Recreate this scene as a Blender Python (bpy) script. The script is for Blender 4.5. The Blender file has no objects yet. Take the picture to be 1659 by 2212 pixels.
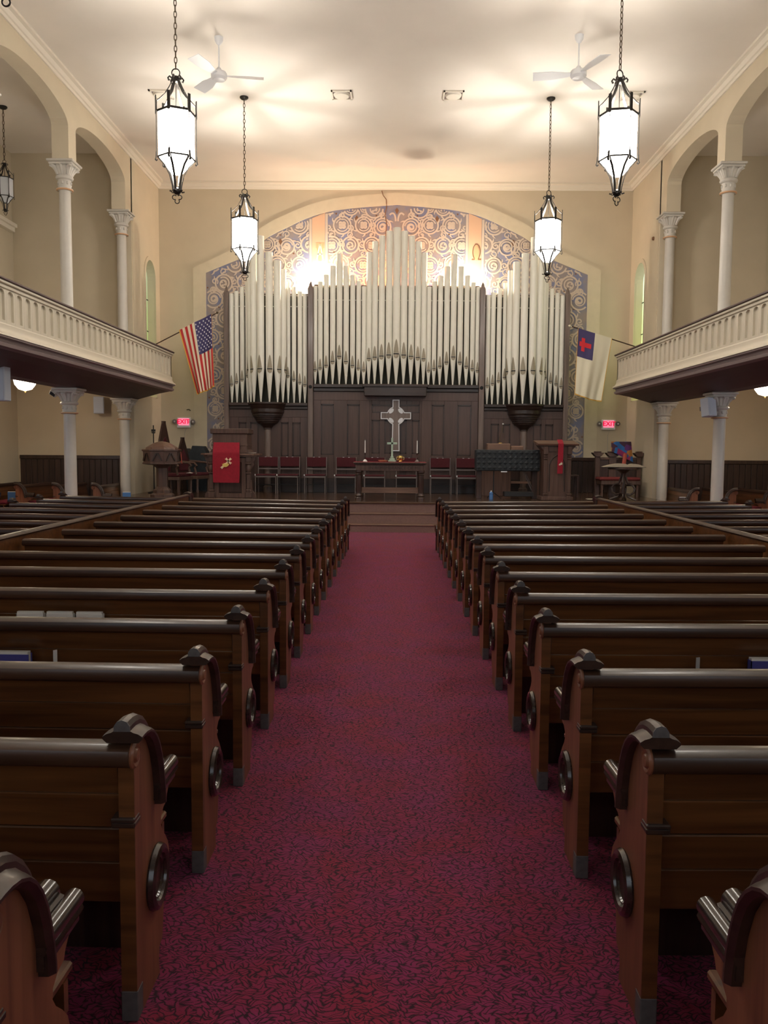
import bpy, bmesh, math, random
from mathutils import Vector, Matrix
PI = math.pi
sc = bpy.context.scene
col = sc.collection
rnd = random.Random(7)

# ------------------------------------------------------------------ camera
F_PX, PITCH, YAW, ROLL = 1800.0, 0.0760, 0.0102, 0.0077
fw = Vector((-math.sin(YAW) * math.cos(PITCH), math.cos(YAW) * math.cos(PITCH), -math.sin(PITCH)))
rt = Vector((math.cos(YAW), math.sin(YAW), 0))
up = rt.cross(fw)
R_ = rt * math.cos(ROLL) + up * math.sin(ROLL)
U_ = up * math.cos(ROLL) - rt * math.sin(ROLL)
cam_d = bpy.data.cameras.new('camera')
cam_d.sensor_fit = 'VERTICAL'
cam_d.sensor_height = 36.0
cam_d.lens = F_PX / 2212.0 * 36.0
cam_d.clip_end = 200
cam = bpy.data.objects.new('camera', cam_d)
col.objects.link(cam)
M = Matrix((( R_.x, U_.x, -fw.x, 0), (R_.y, U_.y, -fw.y, 0), (R_.z, U_.z, -fw.z, 1.72), (0, 0, 0, 1)))
cam.matrix_world = M
sc.camera = cam

# ------------------------------------------------------------------ world, exposure, light levels
w = bpy.data.worlds.new('world')
sc.world = w
w.use_nodes = True
w.node_tree.nodes['Background'].inputs[0].default_value = (0.55, 0.7, 1.0, 1)
w.node_tree.nodes['Background'].inputs[1].default_value = 1.0
sc.view_settings.view_transform = 'Standard'
sc.view_settings.look = 'None'
sc.view_settings.gamma = 1.0
sc.view_settings.use_curve_mapping = False
sc.view_settings.exposure = 0.0
LANTERN_E = 36.0        # lantern glass
LANTERN_W = 290.0       # bulb cluster shining up through each open lantern top
BOWL_E = 26.0            # under-gallery bowls
DAY_REAR = 1.6          # daylight through the rear windows
DAY_SIDE = 7.0          # daylight through the aisle windows
DAY_GALLERY = 2.2
GREEN_E = 1.35           # stained lancets
FLOOD_W = 170.0          # floodlights behind the organ
FLOOD_ORANGE_W = 110.0

# ------------------------------------------------------------------ materials
def mat_new(name):
    m = bpy.data.materials.new(name)
    m.use_nodes = True
    return m, m.node_tree, m.node_tree.nodes['Principled BSDF']

def N(nt, typ, **kw):
    n = nt.nodes.new(typ)
    for k, v in kw.items():
        if hasattr(n, k):
            setattr(n, k, v)
        else:
            n.inputs[k.replace('_', ' ')].default_value = v
    return n

def ramp(nt, fac, stops):
    r = nt.nodes.new('ShaderNodeValToRGB')
    els = r.color_ramp.elements
    while len(els) < len(stops):
        els.new(0.5)
    for e, (p, c) in zip(els, stops):
        e.position = p
        e.color = (*c, 1)
    nt.links.new(fac, r.inputs['Fac'])
    return r

def plain(name, c, rough=0.6, metal=0.0, var=0.0, scale=6.0, bump=0.0, spec=0.5, coat=0.0):
    m, nt, b = mat_new(name)
    b.inputs['Base Color'].default_value = (*c, 1)
    b.inputs['Roughness'].default_value = rough
    b.inputs['Metallic'].default_value = metal
    b.inputs['Specular IOR Level'].default_value = spec
    b.inputs['Coat Weight'].default_value = coat
    b.inputs['Coat Roughness'].default_value = 0.12
    if var or bump:
        tc = N(nt, 'ShaderNodeTexCoord')
        no = N(nt, 'ShaderNodeTexNoise')
        no.inputs['Scale'].default_value = scale
        no.inputs['Detail'].default_value = 4
        nt.links.new(tc.outputs['Object'], no.inputs['Vector'])
        lo = tuple(max(0, x * (1 - var)) for x in c)
        hi = tuple(min(1, x * (1 + var)) for x in c)
        r = ramp(nt, no.outputs['Fac'], [(0.3, lo), (0.7, hi)])
        nt.links.new(r.outputs[0], b.inputs['Base Color'])
        if bump:
            bp = N(nt, 'ShaderNodeBump')
            bp.inputs['Strength'].default_value = bump
            bp.inputs['Distance'].default_value = 0.01
            nt.links.new(no.outputs['Fac'], bp.inputs['Height'])
            nt.links.new(bp.outputs[0], b.inputs['Normal'])
    return m

def wood(name, c1, c2, rough=0.35, axis='x', coat=0.25, fine=1.0):
    m, nt, b = mat_new(name)
    tc = N(nt, 'ShaderNodeTexCoord')
    mp = N(nt, 'ShaderNodeMapping')
    s = {'x': (1.2, 22, 22), 'y': (22, 1.2, 22), 'z': (22, 22, 1.2)}[axis]
    mp.inputs['Scale'].default_value = tuple(v * fine for v in s)
    oi = N(nt, 'ShaderNodeObjectInfo')
    nt.links.new(tc.outputs['Object'], mp.inputs['Vector'])
    add = N(nt, 'ShaderNodeVectorMath', operation='ADD')
    nt.links.new(mp.outputs[0], add.inputs[0])
    mul = N(nt, 'ShaderNodeMath', operation='MULTIPLY')
    mul.inputs[1].default_value = 37.0
    nt.links.new(oi.outputs['Random'], mul.inputs[0])
    nt.links.new(mul.outputs[0], add.inputs[1])
    no = N(nt, 'ShaderNodeTexNoise')
    no.inputs['Scale'].default_value = 1.0
    no.inputs['Detail'].default_value = 6
    no.inputs['Distortion'].default_value = 0.6
    nt.links.new(add.outputs[0], no.inputs['Vector'])
    r = ramp(nt, no.outputs['Fac'], [(0.32, c2), (0.62, c1)])
    hsv = N(nt, 'ShaderNodeHueSaturation')
    mr = N(nt, 'ShaderNodeMapRange')
    mr.inputs['To Min'].default_value = 0.82
    mr.inputs['To Max'].default_value = 1.15
    nt.links.new(oi.outputs['Random'], mr.inputs['Value'])
    nt.links.new(mr.outputs[0], hsv.inputs['Value'])
    nt.links.new(r.outputs[0], hsv.inputs['Color'])
    nt.links.new(hsv.outputs[0], b.inputs['Base Color'])
    b.inputs['Roughness'].default_value = rough
    b.inputs['Coat Weight'].default_value = coat
    b.inputs['Coat Roughness'].default_value = 0.15
    bp = N(nt, 'ShaderNodeBump')
    bp.inputs['Strength'].default_value = 0.06
    bp.inputs['Distance'].default_value = 0.01
    nt.links.new(no.outputs['Fac'], bp.inputs['Height'])
    nt.links.new(bp.outputs[0], b.inputs['Normal'])
    return m

def emit(name, c, e, base=(0.9, 0.88, 0.8)):
    m, nt, b = mat_new(name)
    b.inputs['Base Color'].default_value = (*base, 1)
    b.inputs['Emission Color'].default_value = (*c, 1)
    b.inputs['Emission Strength'].default_value = e
    b.inputs['Roughness'].default_value = 0.4
    return m

def carpet():
    m, nt, b = mat_new('red_carpet')
    L = nt.links.new
    tc = N(nt, 'ShaderNodeTexCoord')
    dn = N(nt, 'ShaderNodeTexNoise')
    dn.inputs['Scale'].default_value = 13.0
    dn.inputs['Detail'].default_value = 2
    L(tc.outputs['Object'], dn.inputs['Vector'])
    sub = N(nt, 'ShaderNodeVectorMath', operation='SUBTRACT')
    sub.inputs[1].default_value = (0.5, 0.5, 0.5)
    L(dn.outputs['Color'], sub.inputs[0])
    sc_ = N(nt, 'ShaderNodeVectorMath', operation='SCALE')
    sc_.inputs['Scale'].default_value = 0.075
    L(sub.outputs[0], sc_.inputs[0])
    ad = N(nt, 'ShaderNodeVectorMath', operation='ADD')
    L(tc.outputs['Object'], ad.inputs[0])
    L(sc_.outputs[0], ad.inputs[1])
    outs = []
    for ang in (0.65, -0.55):
        rot = N(nt, 'ShaderNodeMapping')
        rot.inputs['Rotation'].default_value = (0, 0, ang)
        L(ad.outputs[0], rot.inputs['Vector'])
        scl = N(nt, 'ShaderNodeMapping')
        scl.inputs['Scale'].default_value = (21, 70, 1)
        L(rot.outputs[0], scl.inputs['Vector'])
        v = N(nt, 'ShaderNodeTexVoronoi', feature='DISTANCE_TO_EDGE', voronoi_dimensions='2D')
        v.inputs['Scale'].default_value = 1.0
        L(scl.outputs[0], v.inputs['Vector'])
        outs.append(v.outputs['Distance'])
    sel = N(nt, 'ShaderNodeTexNoise')
    sel.inputs['Scale'].default_value = 15.0
    L(tc.outputs['Object'], sel.inputs['Vector'])
    st = ramp(nt, sel.outputs['Fac'], [(0.47, (0, 0, 0)), (0.53, (1, 1, 1))])
    mx = N(nt, 'ShaderNodeMix', data_type='FLOAT')
    L(st.outputs[0], mx.inputs[0])
    L(outs[0], mx.inputs[2])
    L(outs[1], mx.inputs[3])
    ln = ramp(nt, mx.outputs[0], [(0.04, (1, 1, 1)), (0.18, (0, 0, 0))])
    tn = N(nt, 'ShaderNodeTexNoise')
    tn.inputs['Scale'].default_value = 3.5
    tn.inputs['Detail'].default_value = 5
    L(tc.outputs['Object'], tn.inputs['Vector'])
    base = ramp(nt, tn.outputs['Fac'], [(0.35, (0.255, 0.011, 0.044)), (0.65, (0.235, 0.016, 0.092))])
    fn = N(nt, 'ShaderNodeTexNoise')
    fn.inputs['Scale'].default_value = 320
    L(tc.outputs['Object'], fn.inputs['Vector'])
    hs = N(nt, 'ShaderNodeHueSaturation')
    mr = N(nt, 'ShaderNodeMapRange')
    mr.inputs['To Min'].default_value = 0.55
    mr.inputs['To Max'].default_value = 1.45
    L(fn.outputs['Fac'], mr.inputs['Value'])
    L(mr.outputs[0], hs.inputs['Value'])
    L(base.outputs[0], hs.inputs['Color'])
    mc = N(nt, 'ShaderNodeMix', data_type='RGBA')
    L(ln.outputs[0], mc.inputs[0])
    L(hs.outputs[0], mc.inputs[6])
    mc.inputs[7].default_value = (0.024, 0.003, 0.010, 1)
    L(mc.outputs[2], b.inputs['Base Color'])
    b.inputs['Roughness'].default_value = 0.95
    b.inputs['Specular IOR Level'].default_value = 0.15
    b.inputs['Sheen Weight'].default_value = 0.15
    bp = N(nt, 'ShaderNodeBump')
    bp.inputs['Strength'].default_value = 0.4
    bp.inputs['Distance'].default_value = 0.006
    L(fn.outputs['Fac'], bp.inputs['Height'])
    L(bp.outputs[0], b.inputs['Normal'])
    return m

CREAM = (0.61, 0.53, 0.395)
MT = {}
MT['carpet'] = carpet()
MT['wall'] = plain('cream_wall', CREAM, 0.85, var=0.04, scale=1.5)
MT['tanwall'] = plain('tan_wall', (0.58, 0.50, 0.37), 0.85, var=0.04, scale=1.5)
MT['ceiling'] = plain('ceiling_plaster', (0.80, 0.745, 0.675), 0.9, var=0.03, scale=1.0)
MT['trim'] = plain('white_trim', (0.78, 0.72, 0.62), 0.6)
MT['band'] = plain('mural_border', (0.66, 0.585, 0.44), 0.8, var=0.03)
MT['column'] = plain('column_paint', (0.58, 0.55, 0.50), 0.4, var=0.03)
MT['gold'] = plain('gilding', (0.62, 0.42, 0.16), 0.4, 0.3)
MT['salmonring'] = plain('salmon_ring', (0.62, 0.36, 0.20), 0.5)
MT['balcony'] = plain('balcony_cream', (0.60, 0.54, 0.43), 0.55)
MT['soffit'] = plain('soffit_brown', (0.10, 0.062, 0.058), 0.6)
MT['mauve'] = plain('mauve_moulding', (0.25, 0.19, 0.19), 0.5)
MT['pewboard'] = wood('pew_board', (0.16, 0.062, 0.019), (0.075, 0.027, 0.009), 0.32, 'x', 0.35)
MT['pewend'] = wood('pew_end', (0.25, 0.094, 0.042), (0.155, 0.054, 0.024), 0.45, 'z', 0.12)
MT['pewdark'] = wood('pew_moulding', (0.042, 0.021, 0.014), (0.021, 0.010, 0.007), 0.40, 'y', 0.15)
MT['pewrail'] = wood('pew_rail', (0.066, 0.030, 0.016), (0.030, 0.013, 0.008), 0.36, 'x', 0.2)
MT['pewgloss'] = wood('pew_gloss', (0.045, 0.026, 0.020), (0.022, 0.012, 0.009), 0.2, 'y', 0.35)
MT['foot'] = plain('worn_foot', (0.105, 0.10, 0.10), 0.5, var=0.2, scale=40)
MT['organwood'] = wood('organ_wood', (0.088, 0.050, 0.041), (0.068, 0.038, 0.031), 0.45, 'z', 0.15)
MT['organdark'] = wood('organ_dark', (0.035, 0.018, 0.013), (0.02, 0.010, 0.008), 0.4, 'x', 0.3)
MT['organpost'] = wood('organ_post', (0.19, 0.14, 0.12), (0.12, 0.085, 0.07), 0.45, 'z', 0.2)
MT['chancelwood'] = wood('chancel_wood', (0.125, 0.070, 0.052), (0.075, 0.040, 0.030), 0.4, 'z', 0.2)
MT['chancelwoodx'] = wood('chancel_wood_flat', (0.24, 0.14, 0.10), (0.15, 0.08, 0.055), 0.4, 'x', 0.2)
MT['darkwood'] = wood('dark_wood', (0.06, 0.03, 0.022), (0.03, 0.014, 0.011), 0.35, 'z', 0.4)
MT['wainscot'] = wood('wainscot', (0.05, 0.025, 0.018), (0.027, 0.013, 0.010), 0.45, 'z', 0.2)
MT['stage'] = wood('stage_floor', (0.13, 0.068, 0.036), (0.08, 0.04, 0.022), 0.22, 'x', 0.4)
MT['step'] = plain('step_carpet', (0.24, 0.14, 0.12), 0.8, var=0.08, scale=30)
MT['pipe'] = plain('pipe_cream', (0.88, 0.87, 0.78), 0.4, var=0.02)
MT['lip'] = plain('pipe_lip', (0.34, 0.30, 0.22), 0.45)
MT['black'] = plain('black_void', (0.012, 0.012, 0.012), 0.8)
MT['screen'] = plain('screen_dark', (0.025, 0.026, 0.018), 0.8)
MT['screentop'] = plain('screen_edge', (0.06, 0.03, 0.018), 0.6)
MT['iron'] = plain('black_iron', (0.03, 0.027, 0.025), 0.45, 0.6)
MT['chain'] = plain('bronze_chain', (0.11, 0.08, 0.05), 0.5, 0.5)
MT['glass'] = emit('lantern_glass', (1.0, 0.94, 0.85), LANTERN_E)
MT['glassoff'] = plain('unlit_lantern_glass', (0.55, 0.58, 0.62), 0.3)
MT['bowl'] = emit('bowl_glass', (1.0, 0.84, 0.62), BOWL_E)
MT['white'] = plain('white_enamel', (0.78, 0.79, 0.82), 0.35)
MT['red'] = plain('red_cloth', (0.32, 0.008, 0.026), 0.85, var=0.12, scale=20)
MT['redseat'] = plain('burgundy_fabric', (0.075, 0.008, 0.014), 0.9, var=0.1, scale=30)
MT['cushion'] = plain('crimson_cushion', (0.16, 0.012, 0.028), 0.9, var=0.15, scale=12)
MT['steel'] = plain('chair_steel', (0.21, 0.18, 0.175), 0.45, 0.3)
MT['brass'] = plain('brass', (0.75, 0.55, 0.18), 0.25, 0.9)
MT['palebrass'] = plain('pale_brass', (0.45, 0.58, 0.45), 0.3, 0.35)
MT['candle'] = plain('candle_wax', (0.85, 0.83, 0.80), 0.5)
MT['agedpaper'] = plain('aged_paper', (0.42, 0.36, 0.27), 0.8)
MT['paper'] = plain('paper', (0.80, 0.77, 0.70), 0.7)
MT['blackcloth'] = plain('quilted_cover', (0.016, 0.021, 0.026), 0.6, var=0.3, scale=14, bump=0.5)
MT['blackplastic'] = plain('black_plastic', (0.02, 0.02, 0.022), 0.45)
MT['blue'] = plain('blue_cover', (0.07, 0.19, 0.45), 0.5)
MT['bluedark'] = plain('indigo_cover', (0.07, 0.07, 0.30), 0.5)
MT['goldcloth'] = plain('gold_cloth', (0.72, 0.52, 0.14), 0.6)
MT['peach'] = plain('peach_cloth', (0.85, 0.62, 0.40), 0.7)
MT['fringe'] = plain('gold_fringe', (0.62, 0.34, 0.05), 0.8)
MT['flagred'] = plain('flag_red', (0.50, 0.028, 0.03), 0.75)
MT['flagwhite'] = plain('flag_white', (0.80, 0.70, 0.54), 0.75)
MT['flagnavy'] = plain('flag_navy', (0.055, 0.045, 0.14), 0.75)
MT['ivory'] = plain('ivory_satin', (0.76, 0.72, 0.55), 0.6)
MT['scarlet'] = plain('scarlet_cross', (0.65, 0.02, 0.03), 0.7)
MT['salmon'] = plain('salmon_cloth', (0.48, 0.10, 0.07), 0.8)
MT['mutedred'] = plain('muted_red_fabric', (0.17, 0.025, 0.025), 0.9)
MT['exit'] = emit('exit_glow', (0.75, 0.0, 0.05), 1.0, (0.2, 0.0, 0.01))
MT['exitbox'] = emit('exit_face', (1.0, 0.22, 0.36), 0.9, (0.5, 0.3, 0.3))
MT['speaker'] = plain('speaker_white', (0.55, 0.60, 0.70), 0.5)
MT['leather'] = plain('book_black', (0.02, 0.015, 0.015), 0.5)
MT['scroll'] = plain('scroll_paint', (0.60, 0.50, 0.42), 0.85)
MT['brown'] = plain('brown_paint', (0.22, 0.11, 0.06), 0.8)
MT['orangeband'] = plain('orange_band', (0.68, 0.44, 0.30), 0.85)
MT['wire'] = plain('grey_wire', (0.45, 0.43, 0.40), 0.6)
MT['day_rear'] = emit('daylight_rear', (0.72, 0.85, 1.0), DAY_REAR)
MT['day_side'] = emit('daylight_side', (0.78, 0.88, 1.0), DAY_SIDE)
MT['day_gal'] = emit('daylight_gallery', (0.9, 0.92, 0.9), DAY_GALLERY)

def mural_mat():
    m, nt, b = mat_new('mural_ground')
    tc = N(nt, 'ShaderNodeTexCoord')
    no = N(nt, 'ShaderNodeTexNoise')
    no.inputs['Scale'].default_value = 2.6
    no.inputs['Detail'].default_value = 3
    nt.links.new(tc.outputs['Object'], no.inputs['Vector'])
    r = ramp(nt, no.outputs['Fac'], [(0.40, (0.215, 0.23, 0.36)), (0.5, (0.28, 0.255, 0.28)), (0.62, (0.33, 0.27, 0.25))])
    nt.links.new(r.outputs[0], b.inputs['Base Color'])
    b.inputs['Roughness'].default_value = 0.9
    return m
MT['mural'] = mural_mat()

def green_glass(name, strength):
    m, nt, b = mat_new(name)
    tc = N(nt, 'ShaderNodeTexCoord')
    sp = N(nt, 'ShaderNodeSeparateXYZ')
    nt.links.new(tc.outputs['Object'], sp.inputs[0])
    mr = N(nt, 'ShaderNodeMapRange')
    mr.inputs['From Min'].default_value = 4.0
    mr.inputs['From Max'].default_value = 6.3
    nt.links.new(sp.outputs['Z'], mr.inputs['Value'])
    r = ramp(nt, mr.outputs[0], [(0.0, (0.66, 0.80, 0.26)), (0.45, (0.62, 0.80, 0.34)), (1.0, (0.66, 0.76, 0.66))])
    nt.links.new(r.outputs[0], b.inputs['Emission Color'])
    b.inputs['Emission Strength'].default_value = strength
    b.inputs['Base Color'].default_value = (0.2, 0.3, 0.1, 1)
    return m
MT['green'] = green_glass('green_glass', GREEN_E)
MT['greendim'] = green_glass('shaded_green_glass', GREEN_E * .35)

def banner_mat():
    m, nt, b = mat_new('patchwork_banner')
    tc = N(nt, 'ShaderNodeTexCoord')
    v = N(nt, 'ShaderNodeTexVoronoi')
    v.inputs['Scale'].default_value = 8.0
    nt.links.new(tc.outputs['Object'], v.inputs['Vector'])
    sp = N(nt, 'ShaderNodeSeparateXYZ')
    nt.links.new(v.outputs['Color'], sp.inputs[0])
    r = ramp(nt, sp.outputs['X'], [(0.0, (0.02, 0.12, 0.35)), (0.3, (0.10, 0.02, 0.14)), (0.5, (0.25, 0.02, 0.10)), (0.68, (0.05, 0.015, 0.04)), (0.85, (0.35, 0.14, 0.03))])
    r.color_ramp.interpolation = 'CONSTANT'
    nt.links.new(r.outputs[0], b.inputs['Base Color'])
    b.inputs['Roughness'].default_value = 0.8
    return m
MT['banner'] = banner_mat()

# ------------------------------------------------------------------ mesh helpers
class MB:
    def __init__(s):
        s.bm = bmesh.new()
    def box(s, x0, x1, y0, y1, z0, z1, bev=0.0, rot=None, mi=0):
        bm = bmesh.new() if bev else s.bm
        vs = [bm.verts.new((x, y, z)) for x in (x0, x1) for y in (y0, y1) for z in (z0, z1)]
        fs = []
        for f in ((0, 1, 3, 2), (4, 6, 7, 5), (0, 4, 5, 1), (2, 3, 7, 6), (0, 2, 6, 4), (1, 5, 7, 3)):
            fc = bm.faces.new([vs[i] for i in f])
            fc.material_index = mi
            fs.append(fc)
        if bev:
            bmesh.ops.bevel(bm, geom=bm.edges[:], offset=bev, segments=1, affect='EDGES')
            s.merge(bm)
        return vs
    def merge(s, bm2):
        me = bpy.data.meshes.new('tmp')
        bm2.to_mesh(me)
        bm2.free()
        s.bm.from_mesh(me)
        bpy.data.meshes.remove(me)
    def prism(s, poly, axis, a0, a1, mi=0):
        def P(p, a):
            return {'x': (a, p[0], p[1]), 'y': (p[0], a, p[1]), 'z': (p[0], p[1], a)}[axis]
        A = [s.bm.verts.new(P(p, a0)) for p in poly]
        B = [s.bm.verts.new(P(p, a1)) for p in poly]
        n = len(poly)
        fs = [s.bm.faces.new(A), s.bm.faces.new(B[::-1])]
        for i in range(n):
            fs.append(s.bm.faces.new((A[i], B[i], B[(i + 1) % n], A[(i + 1) % n])))
        for f in fs:
            f.material_index = mi
    def lathe(s, prof, seg=24, c=(0, 0, 0), a0=0.0, a1=2 * PI, cap=True, mi=0):
        full = abs(a1 - a0 - 2 * PI) < 1e-6
        n = seg if full else seg + 1
        rings = []
        for r, z in prof:
            rings.append([s.bm.verts.new((c[0] + r * math.cos(a0 + (a1 - a0) * i / seg), c[1] + r * math.sin(a0 + (a1 - a0) * i / seg), c[2] + z)) for i in range(n)])
        for a, b in zip(rings, rings[1:]):
            for i in range(seg):
                j = (i + 1) % n
                f = s.bm.faces.new((a[i], a[j], b[j], b[i]))
                f.material_index = mi
        if cap and full:
            for rg in (rings[0][::-1], rings[-1]):
                try:
                    s.bm.faces.new(rg).material_index = mi
                except Exception:
                    pass
    def tube(s, pts, r, seg=8, closed=False, mi=0):
        pts = [Vector(p) for p in pts]
        n = len(pts)
        rings = []
        prev = None
        for i, p in enumerate(pts):
            if closed:
                t = pts[(i + 1) % n] - pts[i - 1]
            else:
                t = pts[min(i + 1, n - 1)] - pts[max(i - 1, 0)]
            t.normalize()
            if prev is None:
                a = Vector((0, 0, 1)) if abs(t.z) < 0.9 else Vector((1, 0, 0))
                u = t.cross(a).normalized()
            else:
                u = (prev - t * prev.dot(t))
                u = u.normalized() if u.length > 1e-6 else t.orthogonal().normalized()
            prev = u
            v = t.cross(u)
            rr = r[i] if isinstance(r, (list, tuple)) else r
            rings.append([s.bm.verts.new(p + (u * math.cos(2 * PI * k / seg) + v * math.sin(2 * PI * k / seg)) * rr) for k in range(seg)])
        m = n if closed else n - 1
        for i in range(m):
            a, b = rings[i], rings[(i + 1) % n]
            for k in range(seg):
                f = s.bm.faces.new((a[k], a[(k + 1) % seg], b[(k + 1) % seg], b[k]))
                f.material_index = mi
        if not closed:
            s.bm.faces.new(rings[0][::-1]).material_index = mi
            s.bm.faces.new(rings[-1]).material_index = mi
    def strap(s, pts, nrm, wd, th):
        """flat bar of width wd along nrm x tangent, thickness th"""
        pts = [Vector(p) for p in pts]
        n = len(pts)
        rings = []
        for i, p in enumerate(pts):
            t = (pts[min(i + 1, n - 1)] - pts[max(i - 1, 0)]).normalized()
            v = Vector(nrm).normalized()
            u = t.cross(v).normalized()
            rings.append([s.bm.verts.new(p + v * a * wd / 2 + u * b * th / 2) for a, b in ((-1, -1), (1, -1), (1, 1), (-1, 1))])
        for a, b in zip(rings, rings[1:]):
            for k in range(4):
                s.bm.faces.new((a[k], a[(k + 1) % 4], b[(k + 1) % 4], b[k]))
        s.bm.faces.new(rings[0][::-1])
        s.bm.faces.new(rings[-1])
    def sweep_yz(s, path, sec, x0=0.0, flip=1, cap_mi=0):
        """sec: (x, n) swept along a path of (y, z); n points to the left of travel"""
        n = len(path)
        rings = []
        for i, p in enumerate(path):
            a = path[max(i - 1, 0)]
            b = path[min(i + 1, n - 1)]
            t = Vector((b[0] - a[0], b[1] - a[1])).normalized()
            nn = Vector((-t.y, t.x))
            rings.append([s.bm.verts.new((x0 + flip * q[0], p[0] + nn.x * q[1], p[1] + nn.y * q[1])) for q in sec])
        m = len(sec)
        for a, b in zip(rings, rings[1:]):
            for k in range(m):
                s.bm.faces.new((a[k], a[(k + 1) % m], b[(k + 1) % m], b[k]))
        s.bm.faces.new(rings[0][::-1]).material_index = cap_mi
        s.bm.faces.new(rings[-1])
    def grid(s, fn, nu, nv, mif=None, thick=0.0):
        vs = [[s.bm.verts.new(fn(i / nu, j / nv)) for j in range(nv + 1)] for i in range(nu + 1)]
        for i in range(nu):
            for j in range(nv):
                f = s.bm.faces.new((vs[i][j], vs[i + 1][j], vs[i + 1][j + 1], vs[i][j + 1]))
                if mif:
                    f.material_index = mif((i + .5) / nu, (j + .5) / nv)
        if thick:
            bmesh.ops.recalc_face_normals(s.bm, faces=s.bm.faces[:])
            bmesh.ops.solidify(s.bm, geom=s.bm.faces[:], thickness=thick)
    def xf(s, mtx):
        bmesh.ops.transform(s.bm, matrix=mtx, verts=s.bm.verts[:])
        return s
    def mesh(s, name, mats, smooth=True, ang=0.6, recalc=True):
        if recalc:
            bmesh.ops.recalc_face_normals(s.bm, faces=s.bm.faces[:])
        me = bpy.data.meshes.new(name)
        s.bm.to_mesh(me)
        s.bm.free()
        for m in (mats if isinstance(mats, (list, tuple)) else [mats]):
            me.materials.append(MT[m] if isinstance(m, str) else m)
        if smooth:
            me.shade_smooth()
            me.set_sharp_from_angle(angle=ang)
        return me

def obj(name, mb, mats, parent=None, loc=None, rz=0.0, **kw):
    me = mb.mesh(name, mats, **kw) if isinstance(mb, MB) else mb
    o = bpy.data.objects.new(name, me)
    col.objects.link(o)
    if parent is not None:
        o.parent = parent
    if loc is not None:
        o.location = loc
    o.rotation_euler = (0, 0, rz)
    return o

def tag(o, label, cat, group=None):
    o['label'] = label
    o['category'] = cat
    if group:
        o['group'] = group
    return o

def thing(name, label, cat, loc=(0, 0, 0), rz=0.0, group=None):
    o = bpy.data.objects.new(name, None)
    o.empty_display_size = 0.1
    col.objects.link(o)
    o.location = loc
    o.rotation_euler = (0, 0, rz)
    return tag(o, label, cat, group)

def struct(name, mb, mats, parent=None, **kw):
    o = obj(name, mb, mats, parent, **kw)
    if parent is None:
        o['kind'] = 'structure'
    return o

def kids(o):
    return [c for c in ALL_CHILDREN.get(o.name, [])]

def copy_tree(o, parent=None):
    c = o.copy()
    col.objects.link(c)
    if parent is not None:
        c.parent = parent
    for ch in [x for x in o.children]:
        copy_tree(ch, c)
    return c

def dup(root, loc, rz=0.0, label=None, group=None):
    c = copy_tree(root)
    c.location = loc
    c.rotation_euler = (0, 0, rz)
    if label:
        c['label'] = label
    if group:
        c['group'] = group
    return c

def ORD(n):
    return ['', 'first', 'second', 'third', 'fourth', 'fifth', 'sixth', 'seventh', 'eighth', 'ninth', 'tenth', 'eleventh', 'twelfth', 'thirteenth', 'fourteenth', 'fifteenth'][n]

# ------------------------------------------------------------------ room
XW, TW, ZC = 6.2, 0.32, 8.62          # nave wall face, its thickness, ceiling
YB, YR = 22.33, -4.0                  # back wall, rear wall
XO, YE = 9.1, 20.2                    # outer aisle walls, aisle end wall
ZP = 0.585                            # platform
PIER = [19.76 - 3.36 * k for k in range(8)]
SPR, APX, CAPZ, HW = 7.77, 8.13, 7.15, 0.19

b = MB(); b.box(-XO, XO, YR, YB, -0.1, 0.0)
struct('floor', b, 'carpet', smooth=False)
b = MB(); b.box(-XO - .3, XO + .3, YR, YB + .3, ZC, ZC + .2)
struct('ceiling', b, 'ceiling', smooth=False)
b = MB(); b.box(-XW - TW, XW + TW, YB, YB + .3, 0, ZC)
struct('wall_back', b, 'wall', smooth=False)

def arch_z(t):
    return SPR + (APX - SPR) * math.sqrt(max(0.0, 1 - t * t))

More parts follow.
